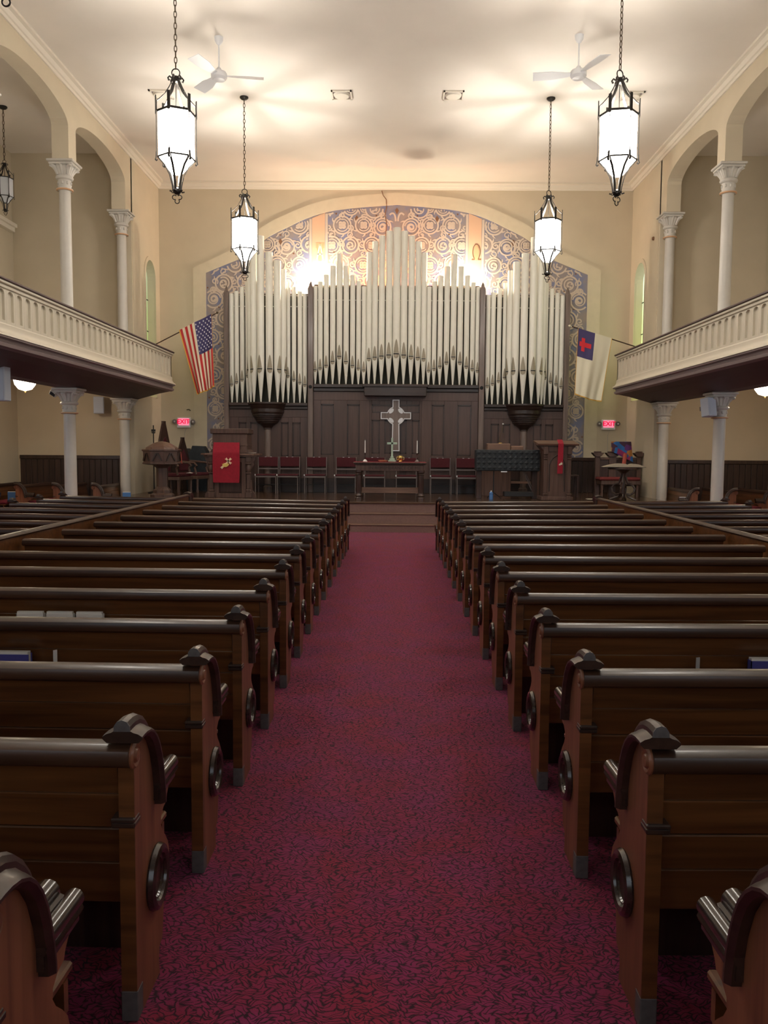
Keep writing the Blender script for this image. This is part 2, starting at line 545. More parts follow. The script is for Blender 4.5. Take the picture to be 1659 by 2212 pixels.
def arcade(s):
    b = MB()
    x0, x1 = (s * XW, s * (XW + TW))
    for k, yc in enumerate(PIER):
        y1 = yc + HW if k else yc + HW + .2
        b.box(x0, x1, yc - HW, y1, CAPZ, ZC)
    for k in range(len(PIER) - 1):
        ya, yb = PIER[k + 1] + HW, PIER[k] - HW
        n = 20
        for i in range(n):
            t0, t1 = -math.cos(PI * i / n), -math.cos(PI * (i + 1) / n)
            y0, y1 = (ya + yb) / 2 + t0 * (yb - ya) / 2, (ya + yb) / 2 + t1 * (yb - ya) / 2
            b.prism([(y0, arch_z(t0)), (y1, arch_z(t1)), (y1, ZC), (y0, ZC)], 'x', x0, x1)
    # solid part beside the chancel with its lancet opening
    yl, yr = 21.02, 21.86
    zs, zb = 6.0, 3.0
    b.box(x0, x1, 19.98, yl, 0, ZC)
    b.box(x0, x1, yr, YB, 0, ZC)
    b.box(x0, x1, yl, yr, 0, zb)
    n = 14
    for i in range(n):
        t0, t1 = -math.cos(PI * i / n), -math.cos(PI * (i + 1) / n)
        h = (yr - yl) / 2
        y0, y1 = (yl + yr) / 2 + t0 * h, (yl + yr) / 2 + t1 * h
        b.prism([(y0, zs + h * math.sqrt(max(0, 1 - t0 * t0))), (y1, zs + h * math.sqrt(max(0, 1 - t1 * t1))), (y1, ZC), (y0, ZC)], 'x', x0, x1)
    nm = 'left' if s < 0 else 'right'
    w_ = struct('wall_' + nm, b, 'wall', ang=0.3)
    # lancet window: raised surround and stained glass
    h = (yr - yl) / 2
    yc = (yl + yr) / 2
    def outline(o, nseg=16):
        return [(yc - h - o, zb)] + [(yc + (h + o) * -math.cos(PI * i / nseg), zs + (h + o) * math.sin(PI * i / nseg)) for i in range(nseg + 1)] + [(yc + h + o, zb)]
    A, B = outline(0.0), outline(0.10)
    b = MB()
    for i in range(len(A) - 1):
        b.prism([A[i], A[i + 1], B[i + 1], B[i]], 'x', s * (XW - .03), s * (XW + .005))
    win = struct('window_%d' % (1 if s < 0 else 2), b, 'wall', ang=0.3)
    b = MB(); b.prism(outline(-0.0), 'x', s * (XW + .19), s * (XW + .21))
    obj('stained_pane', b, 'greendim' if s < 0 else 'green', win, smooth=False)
    b = MB()
    for z in (3.9, 4.7, 5.5):
        b.box(s * (XW + .17), s * (XW + .19), yl, yr, z - .01, z + .01)
    obj('lead_bar', b, 'iron', win, smooth=False)
arcade(-1); arcade(1)

# outer aisle walls with window openings, aisle end walls, rear wall
def holed(name, axis, a0, a1, u0, u1, z0, z1, holes, m):
    """wall slab with rectangular holes sorted along u"""
    b = MB()
    def bx(ua, ub, za, zb):
        if axis == 'x':
            b.box(a0, a1, ua, ub, za, zb)
        else:
            b.box(ua, ub, a0, a1, za, zb)
    us = sorted(set([u0, u1] + [h[0] for h in holes] + [h[1] for h in holes]))
    for ua, ub in zip(us, us[1:]):
        mid = (ua + ub) / 2
        zs_ = z0
        for h in sorted([h for h in holes if h[0] < mid < h[1]], key=lambda h: h[2]):
            bx(ua, ub, zs_, h[2]); zs_ = h[3]
        bx(ua, ub, zs_, z1)
    return struct(name, b, m, smooth=False)

nwin = 3
for s, nm in ((-1, 'left'), (1, 'right')):
    hs = [(y - .6, y + .6, 1.55, 2.75) for y in (2.5, 6.2, 9.9, 13.6)] + [(y - .7, y + .7, 5.2, 7.6) for y in (2.5, 8.0, 13.5)]
    wl = holed('wall_outer_' + nm, 'x', s * XO, s * (XO + .3), YR, YE, 0, ZC, hs, 'tanwall')
    for hy0, hy1, hz0, hz1 in hs:
        b = MB()
        for q in ((hy0, hy0 + .06, hz0, hz1), (hy1 - .06, hy1, hz0, hz1), (hy0, hy1, hz0, hz0 + .06), (hy0, hy1, hz1 - .06, hz1), ((hy0 + hy1) / 2 - .02, (hy0 + hy1) / 2 + .02, hz0, hz1)):
            b.box(s * (XO + .1), s * (XO + .16), *q)
        b.box(s * (XO - .06), s * (XO + .1), hy0 - .1, hy1 + .1, hz0 - .06, hz0)
        wf = struct('window_%d' % nwin, b, 'trim', smooth=False); nwin += 1
        b = MB(); b.box(s * (XO + .17), s * (XO + .18), hy0, hy1, hz0, hz1)
        obj('pane', b, 'day_side' if hz0 < 3 else 'day_gal', wf, smooth=False)
    b = MB(); b.box(*sorted((s * (XW + .1), s * XO)), YE, YE + .2, 0, ZC)
    struct('wall_end_' + nm, b, 'tanwall', smooth=False)
    # gallery window ledge seen through the first arch
    b = MB(); b.box(*sorted((s * (XO - .18), s * XO)), 12.6, 20.05, 6.85, 6.93); b.box(*sorted((s * (XO - .12), s * XO)), 12.6, 20.05, 6.75, 6.85)
    struct('trim_gallery_' + nm, b, 'trim', smooth=False)
hs = [(x - .9, x + .9, 1.7, 6.8) for x in (-4.0, 0.0, 4.0)]
holed('wall_rear', 'y', YR - .3, YR, -XO, XO, 0, ZC, hs, 'wall')
for hx0, hx1, hz0, hz1 in hs:
    b = MB()
    for q in ((hx0, hx0 + .08, hz0, hz1), (hx1 - .08, hx1, hz0, hz1), (hx0, hx1, hz0, hz0 + .08), (hx0, hx1, hz1 - .08, hz1), ((hx0 + hx1) / 2 - .03, (hx0 + hx1) / 2 + .03, hz0, hz1)):
        b.box(q[0], q[1], YR - .2, YR - .12, q[2], q[3])
    wf = struct('window_%d' % nwin, b, 'trim', smooth=False); nwin += 1
    b = MB(); b.box(hx0, hx1, YR - .24, YR - .22, hz0, hz1)
    obj('pane', b, 'day_rear', wf, smooth=False)

# cornices
prof = [(0, 0), (0, -.17), (.03, -.17), (.045, -.13), (.075, -.12), (.11, -.06), (.17, -.045), (.17, 0)]
for s, nm in ((-1, 'left'), (1, 'right')):
    b = MB(); b.prism([(s * (XW - p[0]), ZC + p[1]) for p in prof], 'y', YR, YB)
    struct('trim_cornice_' + nm, b, 'trim', ang=0.3)
b = MB(); b.prism([(YB - p[0], ZC + p[1]) for p in prof], 'x', -XW, XW)
struct('trim_cornice_back', b, 'trim', ang=0.3)
for s, nm in ((-1, 'left'), (1, 'right')):      # pilaster strip and small stop moulding beside the last arch
    b = MB(); b.box(*sorted((s * XW, s * (XW - .012))), 20.05, 20.28, 2.9, ZC - .17)
    struct('trim_pilaster_' + nm, b, 'wall', smooth=False)

# wainscot: vertical boards with a cap
def wains(name, axis, u0, u1, a, depth, top, zbase=0.0, wd=0.14):
    b = MB()
    if axis == 'x':
        b.box(u0, u1, a - depth - .03, a, top - .09, top, .008)
    else:
        b.box(a - depth - .03, a, u0, u1, top - .09, top, .008)
    w_ = struct(name, b, 'darkwood')
    n = max(1, round((u1 - u0) / wd))
    st = (u1 - u0) / n
    b = MB(); b.box(.003, st - .004, -depth, 0, zbase, top - .09, .006)
    me = b.mesh('board', 'wainscot')
    for i in range(n):
        o = obj('board', me, None, w_)
        o.location = (u0 + i * st, a, 0) if axis == 'x' else (a, u0 + i * st, 0)
        if axis != 'x':
            o.rotation_euler = (0, 0, PI / 2)
    return w_
wains('trim_wainscot_left', 'x', -XO + .05, -XW - TW, YE, .03, 1.5)
wains('trim_wainscot_right', 'x', XW + TW, XO - .05, YE, .03, 1.5)
wains('trim_wainscot_back_left', 'x', -XW, -4.4, YB, .03, 1.52, ZP)
wains('trim_wainscot_back_right', 'x', 4.5, XW, YB, .03, 1.52, ZP)

# platform and steps
b = MB(); b.box(-XW, XW, 17.66, YB, 0, ZP - .03)
struct('floor_platform', b, 'step', smooth=False)
b = MB(); b.box(-XW, XW, 17.62, YB, ZP - .03, ZP, .006)
struct('floor_stage', b, 'stage')
st = thing('chancel_steps', 'wide carpeted steps rising from the aisle to the stage', 'steps', (0, 17.08, 0))
for i, (y, z0, z1) in enumerate(((0, 0, .16), (.28, .16, .37))):
    b = MB(); b.box(-2.6, 2.6, y, .575, z0, z1 - .025)
    o = obj('step', b, 'step', st, smooth=False)
    b = MB(); b.box(-2.6, 2.6, y - .02, .575, z1 - .025, z1, .006)
    obj('step_nosing', b, 'chancelwoodx', o)

# ------------------------------------------------------------------ mural on the back wall
CX = 0.05
def arc_pts(pts, n=8):
    out = []
    P = [pts[0]] + pts + [pts[-1]]
    for i in range(1, len(P) - 2):
        p0, p1, p2, p3 = P[i - 1], P[i], P[i + 1], P[i + 2]
        for k in range(n):
            t = k / n
            out.append(tuple(0.5 * ((2 * p1[d]) + (-p0[d] + p2[d]) * t + (2 * p0[d] - 5 * p1[d] + 4 * p2[d] - p3[d]) * t * t + (-p0[d] + 3 * p1[d] - 3 * p2[d] + p3[d]) * t ** 3) for d in (0, 1)))
    out.append(pts[-1])
    return out
def sym(half):           # half from the bottom left up to the apex, x negative
    return [(CX + x, z) for x, z in half] + [(CX - x, z) for x, z in half[::-1][1:]]
oh = [(-5.36, 1.52), (-5.36, 6.42)] + arc_pts([(-4.22, 6.95), (-3.65, 7.40), (-3.1, 7.72), (-1.83, 8.19), (0, 8.38)])
ih = [(-5.02, 1.52), (-5.02, 6.30)] + arc_pts([(-4.13, 6.66), (-3.6, 7.07), (-3.05, 7.39), (-1.83, 7.88), (0, 8.07)])
OUT, INN = sym(oh), sym(ih)
b = MB()
for i in range(len(OUT) - 1):
    b.prism([OUT[i], OUT[i + 1], INN[i + 1], INN[i]], 'y', YB - .03, YB)
struct('trim_mural_border', b, 'band', ang=0.3)
mural = thing('wall_mural', 'arched painted scrollwork mural on the wall behind the organ pipes', 'mural', (CX, YB, 0))
b = MB(); b.prism([(x - CX, z) for x, z in INN], 'y', -.012, 0)
obj('painted_field', b, 'mural', mural, smooth=False)
def inside(x, z):
    c = False
    n = len(INN)
    for i in range(n):
        x1, z1 = INN[i]; x2, z2 = INN[(i + 1) % n]
        if (z1 > z) != (z2 > z) and x < (x2 - x1) * (z - z1) / (z2 - z1) + x1:
            c = not c
    return c
strokes = MB(); dots = MB(); dia = MB()
def ok(x, z):
    return inside(CX + x - .03, z) and inside(CX + x + .03, z) and inside(CX + x, z + .03) and not (1.80 < abs(x) < 2.30)
CNT = [0]
def stroke(pts, wd, y=-.016):
    n = len(pts)
    L = []
    CNT[0] += 1
    y -= (CNT[0] % 48) * .00016
    for i, p in enumerate(pts):
        a, c = pts[max(i - 1, 0)], pts[min(i + 1, n - 1)]
        tx, tz = c[0] - a[0], c[1] - a[1]
        l = math.hypot(tx, tz) or 1
        wv = wd[i] if isinstance(wd, list) else wd
        nx, nz = -tz / l * wv / 2, tx / l * wv / 2
        L.append((p, (p[0] + nx, p[1] + nz), (p[0] - nx, p[1] - nz)))
    for a, c in zip(L, L[1:]):
        if ok(*a[0]) and ok(*c[0]):
            vs = [strokes.bm.verts.new((q[0], y, q[1])) for q in (a[1], c[1], c[2], a[2])]
            strokes.bm.faces.new(vs)
def circ(cx, cz, r, a0=0, a1=2 * PI, n=26):
    return [(cx + r * math.cos(a0 + (a1 - a0) * i / n), cz + r * math.sin(a0 + (a1 - a0) * i / n)) for i in range(n + 1)]
def spiral(cx, cz, r0, r1, a0, turns, n=30):
    return [(cx + (r0 + (r1 - r0) * i / n) * math.cos(a0 + turns * 2 * PI * i / n), cz + (r0 + (r1 - r0) * i / n) * math.sin(a0 + turns * 2 * PI * i / n)) for i in range(n + 1)]
def both(fn):
    for sg in (1, -1):
        fn(sg)
def motif(x, z, r, kind, sg):
    fx = lambda P: [(sg * p[0], p[1]) for p in P]
    stroke(fx(circ(x, z, r)), .042)
    if kind == 0:
        stroke(fx(spiral(x, z, r * .74, r * .16, 1.0, 1.6)), .036)
        for k in range(4):
            a = k * PI / 2 + .5
            stroke(fx([(x + r * .15 * math.cos(a), z + r * .15 * math.sin(a)), (x + r * .38 * math.cos(a), z + r * .38 * math.sin(a))]), [.02, .07])
    elif kind == 1:
        stroke(fx(circ(x, z, r * .70, 0.3, 5.6)), .03)
        for k in range(4):
            a = k * PI / 2 + .78
            stroke(fx(circ(x + r * .26 * math.cos(a), z + r * .26 * math.sin(a), r * .13, n=10)), .06)
    else:
        stroke(fx(spiral(x, z, r * .8, r * .1, 3.0, -2.0)), .034)
        stroke(fx(circ(x, z, r * .3, n=12)), .05)
    for k in range(6):
        a = k * PI / 3 + .35
        stroke(fx([(x + (r + .01) * math.cos(a), z + (r + .01) * math.sin(a)), (x + (r + .055) * math.cos(a + .12), z + (r + .055) * math.sin(a + .12)), (x + (r + .09) * math.cos(a + .28), z + (r + .09) * math.sin(a + .28))]), [.05, .035, .015])
rr = random.Random(3)
row = 0
z = 1.75
while z < 8.1:
    x = 0.34 + (0.28 if row % 2 else 0)
    while x < 5.1:
        if x > 4.1 or z > 5.3:
            r = .185 + .05 * rr.random()
            kd = rr.randrange(3)
            jx, jz = (rr.random() - .5) * .08, (rr.random() - .5) * .08
            both(lambda sg: motif(x + jx, z + jz, r, kd, sg))
            r2 = .075 + .03 * rr.random(); a0 = rr.random() * 6; tn = rr.choice((1.3, -1.3))
            both(lambda sg: stroke([(sg * p[0], p[1]) for p in spiral(x + .28 + jz, z + jx, r2, .02, a0, tn, 18)], .034))
            r3 = .10; a3 = rr.random() * 6
            both(lambda sg: stroke([(sg * p[0], p[1]) for p in spiral(x + jx, z + .27, r3, .03, a3, 1.2, 16)], .03))
            dx, dz = x + .16 + jx, z + .29 + jz
            for sg in (1, -1):
                if ok(sg * dx, dz) and rr.random() < .6:
                    dots.prism(circ(sg * dx, dz, .022, n=8)[:-1], 'y', -.018, -.012)
        x += .56
    z += .48; row += 1
for sg in (1, -1):
    for x, z in ((0.0, 7.92), (3.05, 7.12), (1.05, 7.72)):
        if x == 0 and sg < 0:
            continue
        dia.prism([(sg * x - .05, z), (sg * x, z - .10), (sg * x + .05, z), (sg * x, z + .08)], 'y', -.020, -.012)
    for k in (1, -1):
        for x0 in (0.0, 3.05):
            if x0 == 0 and sg < 0:
                continue
            zz = 7.70 if x0 == 0 else 6.85
            stroke([(sg * x0 + k * (.03 + .16 * t * t), zz - .05 + .42 * t - .26 * t * t * t) for t in [i / 10 for i in range(11)]], .045, -.0175)
o = obj('scrollwork', strokes, 'scroll', mural, smooth=False, recalc=False); o['kind'] = 'stuff'
o = obj('painted_dots', dots, 'brown', mural, smooth=False); o['kind'] = 'stuff'
o = obj('painted_diamonds', dia, 'brown', mural, smooth=False); o['kind'] = 'stuff'
for sg in (-1, 1):
    zt = 7.88 if True else 0
    b = MB(); b.prism([(sg * 2.05 - .17, 1.8), (sg * 2.05 + .17, 1.8), (sg * 2.05 + .17, 7.72 if sg > 0 else 7.86), (sg * 2.05 - .17, 7.86 if sg > 0 else 7.72)], 'y', -.016, -.011)
    obj('painted_stripe', b, 'orangeband', mural, smooth=False)
    for k in (-1, 1):
        b = MB(); b.box(sg * 2.05 + k * .21 - .03, sg * 2.05 + k * .21 + .03, -.017, -.011, 1.8, 7.84 if k * sg < 0 else 7.7)
        obj('stripe_edge', b, 'scroll', mural, smooth=False)
# Alpha and Omega emblems on the stripes
b = MB()
b.box(-2.12, -1.90, -.022, -.012, 6.95, 7.09); b.prism([(-2.10, 6.95), (-1.92, 6.95), (-1.97, 6.62), (-2.05, 6.62)], 'y', -.022, -.012)
em = obj('alpha_plaque', b, 'salmonring', mural, smooth=False)
b = MB()
b.prism([(-2.01 - .10, 6.66), (-2.01 - .06, 6.66), (-2.01 + .01, 7.04), (-2.01 - .02, 7.06)], 'y', -.030, -.022)
b.prism([(-2.01 + .10, 6.66), (-2.01 + .06, 6.66), (-2.01 - .01, 7.04), (-2.01 + .02, 7.06)], 'y', -.030, -.022)
b.box(-2.07, -1.95, -.030, -.022, 6.78, 6.81)
obj('alpha_letter', b, 'ivory', em, smooth=False)
b = MB(); b.prism([(2.09 + .065 * math.sin(a), 6.85 + .20 * math.cos(a)) for a in [2 * PI * i / 20 for i in range(20)]], 'y', -.026, -.012)
em = obj('omega_oval', b, 'salmonring', mural, smooth=False)
b = MB()
P = [(2.09 + .095 * math.sin(a), 6.87 + .20 * math.cos(a)) for a in [-2.6 + 5.2 * i / 20 for i in range(21)]]
b.tube([(p[0], -.02, p[1]) for p in P], .013, 6)
b.box(1.97, 2.05, -.03, -.012, 6.665, 6.69); b.box(2.13, 2.21, -.03, -.012, 6.665, 6.69)
obj('omega_letter', b, 'brown', em, smooth=False)
# crack in the plaster
b = MB(); b.tube([(-.40, -.035, 8.42), (-.36, -.035, 8.30), (-.28, -.035, 8.2), (-.27, -.018, 8.02), (-.31, -.018, 7.8), (-.27, -.018, 7.62), (-.28, -.018, 7.4), (-.30, -.018, 7.1)], [.012, .01, .012, .014, .012, .014, .012, .006], 5)
obj('plaster_crack', b, 'brown', mural, smooth=False)

# ------------------------------------------------------------------ organ
OX = 0.06
organ = thing('pipe_organ', 'huge pipe organ with cream pipes in a panelled brown wooden case', 'pipe organ', (OX, 21.4, 0))
def pipe(parent, x, y, r, ztoe, zm, ztop, face=0.0):
    r *= 1.07
    b = MB()
    b.lathe([(.014, ztoe - zm), (.018, ztoe - zm + .01), (r * .96, -.03), (r, 0), (r, ztop - zm), (r * .9, ztop - zm), (r * .9, ztop - zm - .12)], 18, cap=False)
    p = obj('pipe', b, 'pipe', parent, (x, y, zm))
    b = MB()
    rr_ = r * 1.03
    n, m_ = 6, 8
    H = r * 3.6
    def leaf(u, v):     # pointed flattened lip above the slit
        wv = .72 * math.sqrt(max(0, 1 - v)) * (1 - .25 * v)
        a = -PI / 2 + (u - .5) * 2 * wv + face
        return (rr_ * math.cos(a), rr_ * math.sin(a), v * H + .005)
    b.grid(leaf, n, m_)
    def low(u, v):
        wv = .72 * math.sqrt(max(0, 1 - v * v))
        a = -PI / 2 + (u - .5) * 2 * wv + face
        return (rr_ * math.cos(a), rr_ * math.sin(a), -v * r * 1.0 - r * .30)
    b.grid(low, n, 4)
    o = obj('pipe_mouth', b, 'lip', p)
    b = MB()
    rs = r * 1.035
    b.grid(lambda u, v: (rs * math.cos(-PI / 2 + (u - .5) * 1.5 + face), rs * math.sin(-PI / 2 + (u - .5) * 1.5 + face), -v * max(.018, r * .30)), 6, 1)
    obj('mouth_slit', b, 'black', p)
side = [(-4.19, 5.60, 3.34), (-4.06, 5.66, 3.40), (-3.92, 5.77, 3.465), (-3.78, 5.90, 3.56), (-2.75, 5.90, 3.56), (-2.60, 5.77, 3.47), (-2.45, 5.66, 3.40), (-2.32, 5.60, 3.34)]
tow = [(-71, 6.36), (-43.5, 6.54), (-14.5, 6.92), (14.5, 6.53), (43.5, 6.35), (71, 6.17)]
for sg in (-1, 1):
    for x, zt, zm in side:
        pipe(organ, -sg * x, 0.03, .056, 2.86, zm, zt)
    for a, zt in tow:
        aa = math.radians(a)
        pipe(organ, sg * 3.27 - sg * .43 * math.sin(-aa) * (1 if True else 1) if False else sg * 3.27 + (.43 * math.sin(aa)) * (1 if sg < 0 else -1), -.43 * math.cos(aa), .086, 2.86, 3.69, zt, aa * (1 if sg < 0 else -1))
cen = [(-2.06, 5.80, 3.72), (-1.93, 5.91, 3.765), (-1.78, 6.08, 3.83), (-1.615, 6.30, 3.93), (-1.445, 6.60, 4.06), (-1.275, 6.30, 3.93), (-1.11, 6.07, 3.83), (-.96, 5.93, 3.765), (-.825, 5.80, 3.72), (-.695, 6.64, 4.01), (-.545, 6.91, 4.04), (-.375, 7.05, 4.07), (-.19, 7.165, 4.10)]
for x, zt, zm in cen:
    r = .054 + .018 * max(0, 1 - abs(abs(x) - 1.445) / .6) if abs(x) > .8 else .064 + .022 * (1 - abs(x) / .8)
    pipe(organ, x, .03, r, 3.34, zm, zt)
    pipe(organ, -x, .03, r, 3.34, zm, zt)
pipe(organ, 0, .03, .092, 3.34, 4.13, 7.25)
# dark screens and stay bars behind the pipes
b = MB(); b.box(-2.1, 2.1, .16, .20, 3.3, 5.82); obj('back_screen', b, 'screen', organ, smooth=False)
b = MB(); b.box(-2.1, 2.1, .14, .22, 5.79, 5.85); obj('screen_rail', b, 'screentop', organ, smooth=False)
b = MB(); b.box(-2.1, 2.1, .085, .11, 5.46, 5.48); obj('stay_bar', b, 'pipe', organ, smooth=False)
for sg in (-1, 1):
    b = MB(); b.box(*sorted((sg * 2.2, sg * 4.3)), .16, .20, 2.8, 5.58); obj('back_screen', b, 'screen', organ, smooth=False)
    b = MB(); b.box(*sorted((sg * 2.2, sg * 4.3)), .14, .20, 5.60, 5.63); obj('screen_rail', b, 'screentop', organ, smooth=False)
    b = MB(); b.box(*sorted((sg * 2.2, sg * 4.3)), .085, .11, 5.29, 5.31); obj('stay_bar', b, 'pipe', organ, smooth=False)
    for x, wd, zt in ((4.31, .12, 5.62), (2.17, .135, 5.74)):
        b = MB()
        xx = sg * x
        b.box(xx - wd / 2, xx + wd / 2, -.10, .14, ZP, zt, .01)
        b.lathe([(wd * .62, zt), (wd * .62, zt + .03), (wd * .45, zt + .06), (wd * .4, zt + .10), (.0, zt + .19)], 4, (xx, .02, 0), PI / 4, PI / 4 + 2 * PI)
        po = obj('case_post', b, 'organpost', organ, ang=.3)
        if x < 3:
            b = MB(); b.lathe([(0, 0), (.045, 0), (.045, .012), (.03, .02), (0, .02)], 14); b.xf(Matrix.Translation((xx, -.10, 3.27)) @ Matrix.Rotation(PI / 2, 4, 'X'))
            obj('post_roundel', b, 'black', po)
# case body and panels
b = MB(); b.box(-4.3, 4.3, .04, .75, ZP, 2.80); b.box(-2.15, 2.15, .04, .75, 2.8, 3.25)
obj('case_body', b, 'organdark', organ, smooth=False)
def panel(x0, x1, z0, z1):
    b = MB()
    y0, y1 = .02, .035
    bv = .022
    o4 = [(x0, z0), (x1, z0), (x1, z1), (x0, z1)]
    i4 = [(x0 + bv, z0 + bv), (x1 - bv, z0 + bv), (x1 - bv, z1 - bv), (x0 + bv, z1 - bv)]
    A = [b.bm.verts.new((p[0], .045, p[1])) for p in o4]
    B = [b.bm.verts.new((p[0], y0 + .012, p[1])) for p in i4]
    b.bm.faces.new(B)
    for i in range(4):
        b.bm.faces.new((A[i], A[(i + 1) % 4], B[(i + 1) % 4], B[i]))
    obj('panel', b, 'organwood', organ, smooth=False)
def framed(x0, x1, z0, z1, panels):
    """stiles and rails left around the panels, as separate pieces, and a raised panel in each opening"""
    xs = sorted(set([x0, x1] + [p[0] for p in panels] + [p[1] for p in panels]))
    for a, c in zip(xs, xs[1:]):
        mid = (a + c) / 2
        zz = z0
        for p in sorted([p for p in panels if p[0] < mid < p[1]], key=lambda p: p[2]):
            if p[2] - zz > .005:
                b = MB(); b.box(a, c, 0, .05, zz, p[2], .004); obj('case_rail', b, 'organwood', organ)
            zz = p[3]
        b = MB(); b.box(a, c, 0, .05, zz, z1, .004); obj('case_stile' if zz == z0 else 'case_rail', b, 'organwood', organ)
    for p in panels:
        panel(*p)
        b = MB()
        for q in ((p[0], p[0] + .026, p[2], p[3]), (p[1] - .026, p[1], p[2], p[3]), (p[0], p[1], p[2], p[2] + .026), (p[0], p[1], p[3] - .026, p[3])):
            b.box(q[0], q[1], .004, .045, q[2], q[3])
        obj('panel_moulding', b, 'organdark', organ, smooth=False)
framed(-2.1, -.66, .95, 2.94, [(-1.91, -1.58, 1.55, 2.84), (-1.24, -.92, 1.55, 2.84)])
framed(.66, 2.1, .95, 2.94, [(.92, 1.24, 1.55, 2.84), (1.58, 1.93, 1.55, 2.84)])
framed(-.66, .66, .95, 2.94, [(-.61, .61, 2.63, 2.84), (-.61, -.40, 1.59, 2.45), (-.28, -.12, 1.59, 2.45), (.12, .28, 1.59, 2.45), (.42, .61, 1.59, 2.45)])
for sg in (-1, 1):
    L_ = [(-4.02, -3.82, 1.505, 2.365), (-3.72, -3.51, 1.505, 2.365), (-2.93, -2.74, 1.505, 2.37), (-2.64, -2.43, 1.505, 2.37)]
    ps = L_ if sg < 0 else [(-p[1], -p[0], p[2], p[3]) for p in L_]
    framed(-4.25 if sg < 0 else 2.24, -2.24 if sg < 0 else 4.25, .95, 2.5, ps)
    b = MB(); b.box(*sorted((sg * 2.24, sg * 4.25)), -.005, .05, 2.5, 2.7, .004); obj('case_frieze', b, 'organwood', organ)
    b = MB(); b.box(*sorted((sg * 2.24, sg * 4.25)), -.12, .14, 2.78, 2.86, .012); b.box(*sorted((sg * 2.24, sg * 4.25)), -.05, .05, 2.70, 2.78, .012); obj('case_ledge', b, 'organdark', organ)
b = MB(); b.box(-2.1, 2.1, -.005, .05, 2.94, 3.16, .004); obj('case_frieze', b, 'organwood', organ)
b = MB(); b.box(-2.1, 2.1, -.12, .14, 3.25, 3.34, .012); b.box(-2.1, 2.1, -.05, .05, 3.16, 3.25, .012); obj('case_ledge', b, 'organdark', organ)
b = MB(); b.box(-.80, .77, -.30, 0, 3.04, 3.33, .012); b.box(-.84, .81, -.33, 0, 3.26, 3.335, .012); obj('case_canopy', b, 'organdark', organ)
b = MB(); b.box(-4.25, 4.25, -.03, .05, ZP, .95, .006); obj('case_plinth', b, 'organdark', organ)
for sg in (-1, 1):
    b = MB()
    b.lathe([(0, 2.86), (.50, 2.86), (.50, 2.82), (.47, 2.79), (.45, 2.74), (.42, 2.70), (.42, 2.62), (.40, 2.58), (.385, 2.575), (.385, 2.54), (.36, 2.53), (.355, 2.49), (.33, 2.48), (.325, 2.44), (.30, 2.43), (.295, 2.39), (.265, 2.38), (.25, 2.34), (.20, 2.32), (.13, 2.26), (.105, 2.22), (.105, 2.20)], 28)
    co = obj('tower_corbel', b, 'organdark', organ, (sg * 3.27, 0.0, 0), ang=.4)
    b = MB(); b.lathe([(.105, 2.20), (.085, 2.18), (.085, .75), (.12, .72), (.12, ZP)], 20)
    obj('corbel_shaft', b, 'organpost', co)
# Celtic cross on the case
cross = thing('celtic_cross', 'large wooden Celtic cross outlined in white on the organ case', 'cross', (.066, 21.38, 2.556))
a, R = .088, .235
q = math.sqrt(R * R - a * a)
def arc(a0, a1, n=8):
    return [(R * math.cos(a0 + (a1 - a0) * i / n), R * math.sin(a0 + (a1 - a0) * i / n)) for i in range(n + 1)]
th = math.atan2(a, q)
ol = [(-a, .405), (a, .405)] + arc(PI / 2 - th, th) + [(.385, a), (.385, -a)] + arc(-th, -PI / 2 + th) + [(.10, -.90), (-.10, -.90)] + arc(-PI / 2 - th, -PI + th) + [(-.385, -a), (-.385, a)] + arc(PI - th, PI / 2 + th)
b = MB(); b.prism(ol, 'y', -.035, -.005); obj('cross_body', b, 'organpost', cross, smooth=False)
b = MB()
n = len(ol)
cs = []
for i in range(n):      # inward offset
    p0, p1, p2 = ol[i - 1], ol[i], ol[(i + 1) % n]
    def nrm(u, v):
        l = math.hypot(v[0] - u[0], v[1] - u[1]); return ((v[1] - u[1]) / l, -(v[0] - u[0]) / l)
    n1, n2 = nrm(p0, p1), nrm(p1, p2)
    k = 1 + n1[0] * n2[0] + n1[1] * n2[1]
    cs.append((p1[0] - (n1[0] + n2[0]) / k * -.022, p1[1] - (n1[1] + n2[1]) / k * -.022))
for i in range(n):
    j = (i + 1) % n
    b.prism([ol[i], ol[j], cs[j], cs[i]], 'y', -.05, -.03)
obj('white_border', b, 'white', cross, smooth=False)
for sx in (-1, 1):
    for sz in (-1, 1):
        P = []
        for i in range(16):
            t = 2 * PI * i / 16
            u, v = .078 * math.cos(t), .046 * math.sin(t)
            P.append((sx * (.118 + (u + v) * .707), sz * (.118 + (-u + v) * .707)))
        b = MB(); b.prism(P, 'y', -.048, -.03); obj('white_petal', b, 'white', cross, smooth=False)

# floodlights hidden behind the pipes, washing the mural
def flood(x, z, wts, colr, label):
    t = bpy.data.objects.new('floodlight', None); col.objects.link(t); t.parent = organ; t.location = (x - OX, .40, z); t['label'] = label
    b = MB(); b.lathe([(0, -.09), (.05, -.09), (.05, -.02), (.085, .03), (.085, .045), (.06, .04), (.03, -.01)], 16); obj('reflector', b, 'iron', t)
    b = MB(); b.box(-.02, .02, -.02, .02, -.3, -.09); b.box(-.05, .05, -.2, .03, -.31, -.28); obj('bracket', b, 'iron', t, smooth=False)
    ld = bpy.data.lights.new('flood', 'POINT'); ld.energy = wts; ld.color = colr; ld.shadow_soft_size = .05
    lo = bpy.data.objects.new('flood_bulb', ld); col.objects.link(lo); lo.parent = t; lo.location = (0, 0.02, .09)
flood(-1.98, 5.86, FLOOD_W, (1.0, .86, .66), 'floodlight behind the organ screen lighting the Alpha stripe')
